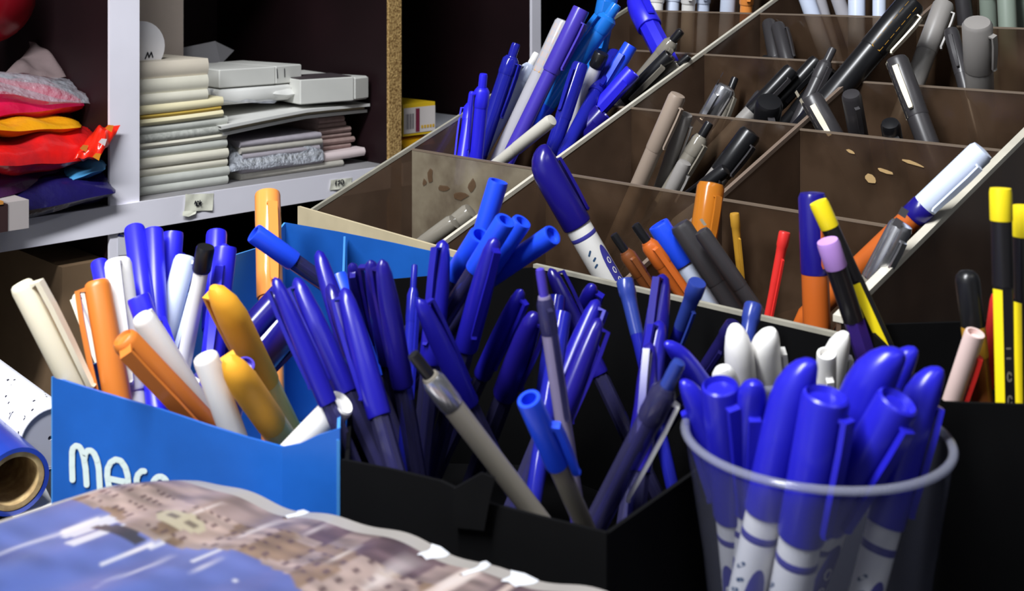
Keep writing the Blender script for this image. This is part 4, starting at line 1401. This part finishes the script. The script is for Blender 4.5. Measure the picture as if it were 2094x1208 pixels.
# ---- pens in the blue carton
G1 = None
rows = [
 ('square', 'cream', 42, 578, 140, 768, 50, .50, 90, 142, 'white capped pen leaning far left out of the blue carton', 'white pens in the blue carton'),
 ('square', 'orange', 197, 574, 238, 800, 54, .52, 285, 145, 'upright matt orange pen at the left of the blue carton', 'orange pens in the blue carton'),
 ('square', 'orange', 250, 690, 412, 862, 58, .485, 5, 145, 'matt orange pen slanting down across the front of the blue carton', 'orange pens in the blue carton'),
 ('square', 'cream', 163, 598, 200, 690, 40, .55, 0, 140, 'cream pen mostly hidden behind the upright orange pen', 'white pens in the blue carton'),
 ('square', 'white', 240, 529, 268, 760, 56, .55, 10, 148, 'white pen with a broad flat clip behind the upright orange pen', 'white pens in the blue carton'),
 ('flat', 'allroyal', 203, 538, 225, 640, 36, .59, 180, 145, 'blue cap just showing left of the white pen with the broad clip', 'blue felt pens in the blue carton'),
 ('flat', 'allroyal', 275, 468, 296, 640, 42, .60, 180, 150, 'leftmost of three upright blue caps at the back of the blue carton', 'blue felt pens in the blue carton'),
 ('flat', 'allroyal', 313, 473, 320, 640, 42, .60, 180, 150, 'middle of three upright blue caps at the back of the blue carton', 'blue felt pens in the blue carton'),
 ('flat', 'allroyal', 354, 476, 342, 640, 42, .60, 150, 150, 'rightmost of three upright blue caps at the back of the blue carton', 'blue felt pens in the blue carton'),
 ('ring', 'allroyal', 282, 606, 330, 740, 46, .53, 120, 138, 'blue pen with a hollow ring end above the slanting white pen', 'blue felt pens in the blue carton'),
 ('square', 'white', 288, 645, 382, 790, 47, .50, 180, 138, 'white pen slanting between the orange pen and the black-ended one', 'white pens in the blue carton'),
 ('square', 'bluewhite', 380, 523, 336, 690, 46, .56, 85, 146, 'white pen leaning right with its clip turned right', 'white pens in the blue carton'),
 ('plug', 'whiteblack', 421, 504, 372, 765, 38, .53, 200, 146, 'white pen with a black end', 'white pens in the blue carton'),
 ('flat', 'allroyal', 443, 476, 436, 640, 42, .63, 60, 150, 'blue cap rising behind the black-ended white pen', 'blue felt pens in the blue carton'),
 ('flat', 'allroyal', 461, 506, 443, 660, 46, .57, 0, 148, 'blue cap right of the black-ended white pen', 'blue felt pens in the blue carton'),
 ('hilite', 'yellow', 447, 590, 592, 885, 72, .50, 235, 142, 'yellow highlighter with a pointed cap and open clip', 'yellow highlighters'),
 ('hilite', 'yellow', 472, 745, 588, 912, 76, .455, 200, 118, 'yellow highlighter lying over the front edge of the blue carton', 'yellow highlighters'),
 ('cutmarker', 'wmarker', 419, 727, 470, 868, 52, .475, 180, 118, 'white round-ended marker near the front of the blue carton', 'white pens in the blue carton'),
 ('flat', 'allviolet', 502, 745, 474, 850, 40, .50, 180, 125, 'violet blue pen behind the front yellow highlighter', 'blue felt pens in the blue carton'),
 ('cutmarker', 'ultramarker', 582, 598, 500, 690, 58, .575, 90, 125, 'blue marker leaning right behind the yellow highlighter, upper of two', 'markers leaning in the blue carton'),
 ('cutmarker', 'ultramarker', 612, 650, 535, 742, 58, .545, 90, 118, 'blue marker leaning right behind the yellow highlighter, lower of two', 'markers leaning in the blue carton'),
 ('flat', 'orangeg', 547, 396, 552, 600, 52, .68, 25, 175, 'tall glossy orange pen standing at the back of the blue carton', 'orange pens in the blue carton'),
 ('cutmarker', 'wmarker', 700, 822, 640, 884, 62, .47, 180, 105, 'white marker tucked in the front right corner of the blue carton', 'white pens in the blue carton'),
]
build(rows, [FLb, FRb, BRb, BLb], TZ + .001, EYE - .168, dY=.018)

# ---- the crowd of pens in the black tray
Gb = 'blue capped ballpoint pens in the black tray'
Gf = 'flat topped blue pens in the black tray'
rows = [
 ('taper', 'royal', 561, 567, 652, 780, 38, .49, 260, 148, 'leftmost blue tapered ballpoint cap of the crowd, leaning left over the carton', Gb),
 ('taper', 'royal', 604, 568, 702, 785, 44, .505, 300, 148, 'blue tapered ballpoint second from the left of the crowd', Gb),
 ('taper', 'royal', 650, 512, 690, 640, 40, .555, 180, 148, 'blue tapered ballpoint behind the two leftmost, standing higher', Gb),
 ('taper', 'ultra', 672, 580, 722, 720, 40, .54, 180, 145, 'dark blue ballpoint between the second left cap and the shiny tipped one', Gb),
 ('taper', 'royal', 702, 588, 766, 814, 48, .495, 280, 148, 'stout blue ballpoint cap with a bright gleam at its tip', Gb),
 ('taper', 'ultra', 719, 538, 752, 680, 38, .56, 0, 148, 'dark blue ballpoint behind the gleaming tipped one', Gb),
 ('taper', 'ultra', 757, 532, 800, 770, 44, .52, 250, 150, 'blue ballpoint left of the tallest pair in the left half of the crowd', Gb),
 ('taper', 'ultra', 780, 530, 820, 768, 46, .50, 240, 150, 'blue ballpoint with a long straight cap above the silver retractable pen', Gb),
 ('ring', 'azure', 519, 476, 626, 552, 42, 0.560, 180, 120, 'bright azure capped pen leaning left over towards the tall orange pen', Gf),
 ('flat', 'azure', 692, 562, 720, 640, 34, .585, 0, 145, 'small light blue flat cap behind the gleaming tipped pen', Gf),
 ('click', 'tblue', 848, 540, 840, 680, 24, .56, 40, 148, 'thin glassy blue retractable pen with bright glints beside the blue carton back', 'retractable pens in the black tray'),
 ('taper', 'royal', 906, 490, 886, 690, 48, .53, 330, 150, 'fat blue ballpoint cap rising before the azure carton back', Gb),
 ('taper', 'royal', 1013, 486, 950, 720, 50, .525, 20, 150, 'long blue ballpoint cap in the middle, leaning right beside the flat azure ends', Gb),
 ('taper', 'royal', 856, 612, 966, 838, 44, .480, 130, 148, 'blue ballpoint slanting right-down just above the silver retractable pen', Gb),
 ('taper', 'royal', 1067, 592, 966, 810, 40, .495, 45, 148, 'blue ballpoint leaning right with a white glint near its tip', Gb),
 ('taper', 'ultra', 1094, 640, 1030, 812, 54, .50, 60, 145, 'broad dark blue cap behind the see-through upright stick pen', Gb),
 ('click', 'violetclear', 1104, 548, 1150, 850, 36, .44, 20, 150, 'see-through violet retractable pen standing upright in the middle of the tray', 'retractable pens in the black tray'),
 ('taper', 'ultra', 1124, 548, 1172, 650, 38, .565, 90, 148, 'blue ballpoint leaning left behind the top of the see-through violet pen', Gb),
 ('flat', 'tblue', 1140, 606, 1120, 760, 36, .545, 180, 138, 'glassy blue end right behind the see-through violet pen, upper of two', Gf),
 ('flat', 'tblue', 1150, 640, 1128, 780, 38, .515, 180, 132, 'glassy blue end right behind the see-through violet pen, lower of two', Gf),
 ('taper', 'royal', 1212, 582, 1176, 690, 44, .565, 60, 148, 'upper blue ballpoint of the pair right of the see-through violet pen', Gb),
 ('taper', 'royal', 1222, 612, 1158, 770, 46, .52, 60, 148, 'lower blue ballpoint of the pair right of the see-through violet pen', Gb),
 ('taper', 'ultra', 1226, 650, 1164, 806, 46, .49, 90, 140, 'dark blue ballpoint lowest of those leaning right of the violet pen', Gb),
 ('flat', 'azure', 1019, 370, 980, 500, 42, 0.575, 180, 160, 'tallest flat topped azure pen, above the middle of the crowd', Gf),
 ('ring', 'azure', 1034, 450, 975, 545, 44, 0.530, 180, 142, 'azure ring-ended pen, left of the two leaning right at the back', Gf),
 ('ring', 'azure', 1068, 452, 1005, 545, 42, 0.540, 180, 142, 'azure ring-ended pen, right of the two leaning right at the back', Gf),
 ('ring', 'azure', 982, 480, 925, 570, 46, 0.510, 180, 142, 'azure ring-ended pen lying lowest among the flat ends', Gf),
 ('flat', 'azure', 1130, 480, 1030, 548, 44, 0.530, 180, 142, 'azure flat topped pen leaning far right at the back edge of the tray', Gf),
 ('click', 'steel', 843, 722, 998, 925, 48, .415, 190, 148, 'silver grey retractable pen with a black button, slanting across the tray front', 'retractable pens in the black tray'),
 ('ring', 'azuregrey', 1081, 815, 1150, 972, 52, .39, 80, 145, 'azure capped grey gel pen slanting in the tray front right corner', Gf),
 ('click', 'clearblue', 1390, 738, 1256, 998, 54, .42, 75, 148, 'clear retractable pen with blue refill and white clip leaning right', 'retractable pens in the black tray'),
 ('slim', 'dusk', 1277, 572, 1316, 740, 36, .54, 180, 148, 'slender dusk blue stick pen before the grey rim, leftmost of three', 'slender stick pens in the black tray'),
 ('taper', 'ultra', 1356, 560, 1340, 690, 50, .54, 330, 150, 'broad blue cap standing between two slender stick pens at the grey rim', Gb),
 ('slim', 'dusk', 1427, 577, 1380, 700, 38, .52, 30, 146, 'slender dusk blue stick pen with a flat plug leaning right at the grey rim', 'slender stick pens in the black tray'),
 ('taper', 'royal', 1350, 655, 1328, 790, 48, .495, 320, 142, 'blue cap below the broad one between the stick pens', Gb),
 ('taper', 'ultra', 1330, 700, 1318, 850, 46, .475, 340, 132, 'blue cap sunk deep beside the clear retractable pen', Gb),
 ('marker', 'marker', 1372, 694, 1446, 800, 44, .455, 270, 138, 'blue marker with a white gleaming tip arching left beside the clear cup', 'markers in the black tray'),
 ('slim', 'dusk', 1541, 622, 1528, 690, 38, .505, 180, 148, 'slender dusk blue stick pen before the white marker caps', 'slender stick pens in the black tray'),
 ('slim', 'darkblue', 1502, 664, 1452, 738, 38, .51, 0, 140, 'dark navy stick pen leaning right behind the leftmost white marker cap', 'slender stick pens in the black tray'),
 ('marker', 'wmarker', 1507, 676, 1516, 770, 64, .485, 180, 138, 'white marker cap behind the cup, left of the tall pair', 'white capped markers behind the cup'),
 ('marker', 'wmarker', 1556, 676, 1566, 770, 70, .49, 90, 138, 'white marker cap behind the cup, right of the tall pair', 'white capped markers behind the cup'),
 ('marker', 'wmarker', 1474, 738, 1488, 810, 64, .450, 0, 128, 'lowest white marker cap behind the cup, beside the flat cut blue cap', 'white capped markers behind the cup'),
 ('marker', 'wmarker', 1712, 678, 1700, 780, 56, .50, 90, 138, 'tall white marker cap behind the cup under the striped pencils', 'white capped markers behind the cup'),
 ('flat', 'white', 1690, 722, 1690, 790, 40, .485, 0, 130, 'narrow white pen left of the tall white marker cap under the pencils', 'white capped markers behind the cup'),
]
build(rows, [FLa, FRa, BRa, BLa, BMa], TZ + .001, EYE - .172, dY=.020)

# ---- whiteboard markers in the clear cup
Gc = 'blue whiteboard markers in the clear cup'
cup_poly = [(CX + .036 * math.cos(math.pi / 8 * i), CY + .036 * math.sin(math.pi / 8 * i)) for i in range(16)]
rows = [
 ('cutmarker', 'marker', 1472, 786, 1488, 960, 78, .375, 20, 132, 'blue marker with a flat cut cap at the left of the cup', Gc),
 ('marker', 'marker', 1538, 766, 1530, 950, 74, .385, 0, 132, 'blue marker with a rounded cap, second from the left in the cup', Gc),
 ('marker', 'marker', 1634, 726, 1588, 935, 86, .375, 70, 138, 'big blue marker arching right with a white gleam on its tip', Gc),
 ('cutmarker', 'marker', 1690, 806, 1664, 950, 98, .36, 40, 124, 'broad blue marker with a slanting flat end in the middle of the cup', Gc),
 ('marker', 'marker', 1812, 700, 1732, 890, 98, .395, 60, 142, 'tallest blue marker in the cup, leaning right', Gc),
 ('marker', 'marker', 1852, 702, 1790, 860, 66, .41, 90, 142, 'blue marker right behind the tallest one in the cup', Gc),
 ('cutmarker', 'marker', 1838, 818, 1722, 1010, 88, .355, 30, 132, 'blue marker lying most slanted at the front of the cup', Gc),
 ('marker', 'marker', 1898, 742, 1850, 920, 76, .385, 80, 138, 'rightmost blue marker in the cup by the lip', Gc),
 ('marker', 'marker', 1412, 772, 1452, 910, 56, .40, 270, 132, 'leftmost blue marker leaning out over the cup lip', Gc),
]
build(rows, cup_poly, TZ + .003, EYE - .1510, dY=.025)

# ---- pencil box
rows = [
 ('pencil', 'yelblk', 1673, 412, 1807, 705, 37, .50, 20, 178, 'black and yellow striped pencil with a yellow dipped end leaning left', 'striped pencils'),
 ('pencil', 'purpleblk', 1692, 492, 1766, 716, 44, .475, 0, 165, 'dark purple pencil with a lilac dipped end', 'striped pencils'),
 ('pencil', 'yelblk', 2046, 385, 2056, 820, 42, .44, 215, 178, 'upright striped pencil with a yellow dipped end at the right', 'striped pencils'),
 ('pencil', 'yelblk', 2092, 420, 2096, 820, 40, .455, 205, 175, 'striped pencil cut off by the right picture edge', 'striped pencils'),
 ('ball', 'blackpink', 1976, 552, 2008, 820, 48, .46, 0, 150, 'brown marker with a black domed cap and gold band', 'pens in the pencil box'),
 ('flat', 'pinkred', 1994, 680, 1950, 812, 40, .445, 60, 130, 'pale pink pen with a red clip behind the brown marker', 'pens in the pencil box'),
 ('tube', 'red', 2040, 600, 2012, 790, 26, .475, 90, 140, 'thin red pen between the brown marker and the upright striped pencil', 'pens in the pencil box'),
]
build(rows, [FLp, FRp, BRp, BLp], TZ + .001, EYE - .1508, dY=.03)


# ---- organiser
def cell(c, k):
    """plan polygon (X, Y) of the compartment of column c and step k."""
    out = []
    for x, y in ((XF + SLC[c][k] + .005, PY[c + 1] + .003), (XF + SLC[c][k + 1] - .003, PY[c + 1] + .003), (XF + SLC[c][k + 1] - .003, PY[c] - .003), (XF + SLC[c][k] + .005, PY[c] - .003)):
        out.append((S * (x - y), S * (x + y)))
    return out

Go = 'blue pens in the second step of the organiser'
Gs = 'white fibre pens at the back of the organiser'
Gq = 'pens in the lowest step of the organiser'
Gw = 'pens in the farthest step of the organiser'
Gk = 'dark pens in the third step, middle column'
Gt = 'grey pens in the second step, middle column'
Gr = 'pens in the right column of the organiser'

def fill(c, k, rows, **kw):
    build(rows, cell(c, k), zfl[k] + .002, lambda p: zs(min(.46, max(0.0, S * (p[0] + p[1]) - XF))) + .001, **kw)


fill(0, 1, [
 ('click', 'allroyal', 989, 150, 972, 330, 32, .925, 300, 145, 'leftmost blue retractable pen in the organiser, its clip bowed outwards', Go),
 ('click', 'tblue', 1056, 88, 1004, 245, 34, .93, 60, 147, 'glassy blue retractable pen second from the left in the organiser', Go),
 ('click', 'whiteprint', 1099, 108, 1006, 275, 30, .91, 300, 147, 'white and violet printed pen among the blue ones of the organiser', Go),
 ('tube', 'clearorange', 1156, 42, 1040, 290, 40, .915, 30, 150, 'clear capped pen with an orange print strip', Go),
 ('flat', 'allviolet', 1189, 18, 1110, 180, 36, .925, 60, 150, 'violet blue capped pen right of the orange printed clear one', Go),
 ('click', 'sky', 1262, 8, 1120, 210, 42, .92, 300, 152, 'long sparkling sky blue pen at the top of the organiser', Go),
 ('plug', 'blackclear', 1231, 108, 1156, 285, 32, .895, 20, 147, 'clear silver pen with a black end among the blue pens', Go),
 ('tube', 'tblue', 1188, 128, 1126, 320, 34, .875, 320, 147, 'glassy blue pen with pale print standing in front of the sky blue one', Go),
 ('flat', 'azure', 1290, 92, 1222, 205, 30, .94, 330, 130, 'slim azure pen leaning right, with pale specks', Go),
 ('flat', 'allroyal', 1294, 146, 1200, 250, 36, .90, 0, 148, 'dark blue pen with a tiny orange print, leaning right', Go),
 ('flat', 'ultra', 1234, 230, 1158, 310, 46, .875, 0, 140, 'dark blue fat pen lying lowest at the right of the blue bunch', Go),
 ('flat', 'tblue', 1258, 110, 1196, 230, 30, .96, 0, 125, 'glassy blue pen half hidden behind the black-ended silver pen', Go),
 ('tube', 'pale', 1130, 244, 1010, 340, 28, .865, 180, 140, 'long greyish white pen lying low before the blue pens', Go),
 ('click', 'allroyal', 966, 188, 950, 300, 26, .945, 280, 138, 'thin blue pen peeping out left of the leftmost retractable pen', Go),
], dY=.04)

fill(0, 2, [
 ('click', 'smoke', 1394, 62, 1312, 160, 32, 0.955, 20, 145, 'grey see-through pen leaning right, highest of the black-tipped ones', Go),
 ('flat', 'smoke', 1370, 112, 1302, 180, 30, 0.940, 20, 145, 'see-through pen with a black end, middle of the black-tipped ones', Go),
 ('click', 'smoke', 1410, 114, 1340, 172, 28, 0.950, 20, 145, 'see-through pen with a black end touching the bright divider edge', Go),
 ('taper', 'allroyal', 1296, -8, 1346, 90, 52, 0.985, 20, 108, 'broad blue pen leaning left at the top edge of the photo', Go),
 ('flat', 'sky', 1246, -20, 1230, 60, 42, .99, 0, 150, 'sky blue pen end cut by the top edge of the photo', Go),
], dY=.03)
fill(0, 4, [
 ('flat', 'white', 1348, -95, 1338, 80, 32, 1.130, 0, 130, 'white pen at the back of the organiser, leftmost of the row', Gs),
 ('flat', 'bluewhite', 1381, -95, 1372, 80, 32, 1.117, 0, 130, 'bluish white pen at the back, second in the white row', Gs),
 ('flat', 'white', 1412, -95, 1405, 80, 32, 1.103, 0, 130, 'white pen at the back, third in the white row', Gs),
 ('flat', 'bluewhite', 1442, -95, 1436, 80, 30, 1.091, 0, 130, 'bluish white pen at the back, fourth in the white row', Gs),
 ('tube', 'whiteprint', 1495, -95, 1486, 60, 34, 1.071, 0, 130, 'lilac printed white pen behind the hazy sheet, right of the white row', Gs),
 ('flat', 'orangeg', 1531, -95, 1524, 60, 30, 1.058, 0, 130, 'orange pen behind the hazy sheet next to the lilac printed one', Gs),
], dY=.02)

fill(1, 1, [
 ('tube', 'taupe', 1387, 192, 1318, 350, 36, .80, 45, 145, 'taupe pen standing tallest in the middle column', Gt),
 ('tube', 'grey', 1404, 232, 1352, 380, 30, .79, 60, 130, 'grey pen with a hooked clip right behind the taupe one', Gt),
 ('click', 'smoke', 1452, 250, 1404, 330, 34, .81, 40, 122, 'smoky pen with a dark button and silver collar in the middle column', Gt),
 ('tube', 'blackgrey', 1538, 268, 1480, 345, 46, .79, 40, 118, 'fat grey pen with a black cap in the middle column', Gt),
 ('tube', 'black', 1486, 345, 1424, 392, 30, .745, 40, 110, 'short black capped pen lying low behind the amber highlighter', Gt),
 ('tube', 'grey', 1402, 330, 1368, 400, 30, .745, 60, 100, 'low grey pen left of the short black capped one', Gt),
], dY=.03)

fill(1, 2, [
 ('tube', 'blackgold', 1868, 2, 1760, 130, 58, 0.830, 60, 150, 'thick black pen with gold print and a long pale clip leaning right', Gr),
 ('tube', 'silver', 1486, 176, 1436, 262, 42, .885, 320, 108, 'silver capped pen with dark lettering in the middle column', Gk),
 ('click', 'smoke', 1504, 158, 1472, 240, 28, .90, 40, 108, 'smoky pen with a black button right of the lettered silver cap', Gk),
 ('tube', 'blackgrey', 1622, 140, 1545, 220, 34, .885, 20, 145, 'black capped pen leaning right, leftmost of the dark bundle', Gk),
 ('tube', 'black', 1674, 122, 1606, 196, 34, .89, 20, 145, 'black pen leaning right in the middle of the dark bundle', Gk),
 ('click', 'char', 1704, 98, 1660, 190, 30, .875, 20, 145, 'charcoal pen with a bare button topmost in the dark bundle', Gk),
 ('tube', 'black', 1704, 142, 1640, 215, 34, .86, 20, 140, 'black pen under the charcoal one in the dark bundle', Gk),
 ('tube', 'blackgrey', 1574, 206, 1558, 310, 56, .84, 0, 112, 'thick grey pen with a big black cap in the middle column', Gk),
 ('tube', 'char', 1560, 190, 1508, 260, 28, .90, 0, 108, 'thin charcoal pen left of the big black cap', Gk),
], dY=.03)

fill(1, 3, [
 ('tube', 'char', 1572, 44, 1592, 150, 30, .96, 40, 138, 'dark glossy pen at the far end of the middle column, left of two', 'dark pens far in the middle column'),
 ('tube', 'char', 1590, 50, 1616, 150, 30, .945, 40, 138, 'dark glossy pen at the far end of the middle column, right of two', 'dark pens far in the middle column'),
 ('tube', 'black', 1570, 118, 1560, 170, 28, .93, 40, 90, 'short black pen end below the two glossy dark pens', 'dark pens far in the middle column'),
], dY=.03)

fill(1, 4, [
 ('tube', 'whiteprint', 1617, -95, 1668, 50, 34, 1.018, 20, 130, 'white pen with violet print at the top, leftmost of the far row', Gw),
 ('tube', 'clearorange', 1650, -95, 1690, 50, 28, 1.009, 20, 130, 'white pen with an orange print in the far row', Gw),
 ('tube', 'clearorange', 1682, -95, 1728, 40, 30, 0.997, 20, 130, 'slanting pen with a tan print strip in the far row', Gw),
 ('tube', 'skywhite', 1752, -95, 1752, 40, 36, 0.982, 20, 130, 'bright blue pen in the far row', Gw),
 ('tube', 'bluewhite', 1798, -95, 1798, 40, 28, 0.968, 20, 130, 'silvery white pen right of the bright blue one in the far row', Gw),
], dY=.02)

fill(2, 2, [
 ('tube', 'charcream', 1832, 118, 1900, 300, 46, 0.755, 330, 140, 'dark grey pen with a narrow cream clip leaning left in the right column', Gr),
 ('tube', 'char', 1740, 190, 1760, 300, 40, 0.775, 0, 118, 'dark pen sunk low at the left of the right column', Gr),
 ('tube', 'black', 1820, 250, 1832, 320, 40, 0.755, 0, 105, 'black pen end low behind the glue-stained front sheet', Gr),
 ('tube', 'charcream', 1656, 196, 1715, 300, 46, 0.790, 340, 112, 'dark pen with a long cream clip leaning left', Gk),
], dY=.03)
fill(2, 3, [
 ('tube', 'grey', 1932, 4, 1866, 180, 42, 0.830, 60, 138, 'grey capped pen with a bowed clip in the right column', Gr),
 ('tube', 'char', 1944, 60, 1972, 170, 30, 0.815, 330, 125, 'dark pen with a thin shape behind the bowed grey clip', Gr),
 ('tube', 'grey', 1998, 44, 2004, 190, 60, 0.800, 30, 128, 'broad pale grey marker standing alone in the right column', Gr),
], dY=.03)
fill(2, 4, [
 ('tube', 'sage', 2015, -105, 2022, 40, 36, 0.904, 0, 130, 'sage green pen in the top right corner, leftmost of three', Gw),
 ('tube', 'sage', 2053, -105, 2060, 40, 38, 0.892, 0, 130, 'sage green pen in the top right corner, middle of three', Gw),
 ('tube', 'sage', 2090, -105, 2094, 40, 36, 0.882, 0, 130, 'sage green pen cut by the top right corner', Gw),
 ('tube', 'char', 1957, -105, 1974, 40, 34, 0.918, 0, 130, 'dark pen left of the sage green ones', Gw),
], dY=.02)

fill(0, 0, [
 ('tube', 'cleartube', 964, 430, 880, 500, 40, .79, 180, 100, 'smoky clear tube leaning right behind the blue carton, upper of two', Gq),
 ('tube', 'cleartube', 930, 452, 850, 510, 36, .80, 180, 92, 'smoky clear tube leaning right behind the blue carton, lower of two', Gq),
], dY=.03)
fill(1, 0, [
 ('marker', 'ultramarker', 1092, 306, 1198, 490, 62, 0.720, 110, 140, 'large blue capped marker standing above the crowd, leaning left', Gq),
], dY=.03)
fill(2, 0, [
 ('click', 'brown', 1254, 478, 1330, 590, 32, .63, 20, 118, 'brown pen with a black tip in the lowest step, left of two', Gq),
 ('click', 'rust', 1298, 458, 1398, 600, 36, .62, 20, 124, 'rust orange pen with a black tip in the lowest step, right of two', Gq),
 ('ring', 'skywhite', 1346, 458, 1410, 560, 46, .645, 180, 122, 'pen with a blue and white end among the brown pens', Gq),
 ('tube', 'char', 1388, 456, 1490, 615, 46, .64, 180, 124, 'dark pen slanting right beside the blue and white ended pen', Gq),
 ('tube', 'charcream', 1432, 470, 1530, 610, 34, .625, 180, 120, 'thin dark pen slanting right beside the thicker dark one', Gq),
 ('tube', 'amber', 1455, 372, 1436, 500, 56, .68, 20, 138, 'amber see-through highlighter standing in the lowest step', Gq),
 ('slim', 'gold', 1502, 436, 1512, 540, 20, .64, 20, 125, 'thin gold pen right of the amber highlighter', Gq),
 ('slim', 'red', 1605, 474, 1592, 540, 24, .60, 20, 108, 'thin red pen behind the clouded front sheet', Gq),
 ('tube', 'bluerust', 1661, 392, 1670, 650, 58, .575, 20, 132, 'rust orange pen with a blue cap behind the striped pencils', Gq),
 ('tube', 'whiteclear', 2012, 305, 1760, 545, 52, .60, 20, 150, 'rust orange pen with a white cap and blue band leaning far right', Gq),
 ('tube', 'silver', 1846, 455, 1770, 600, 50, .57, 20, 108, 'silvery clear tube with a pale clip leaning right above the pencils', Gq),
], dY=.03)
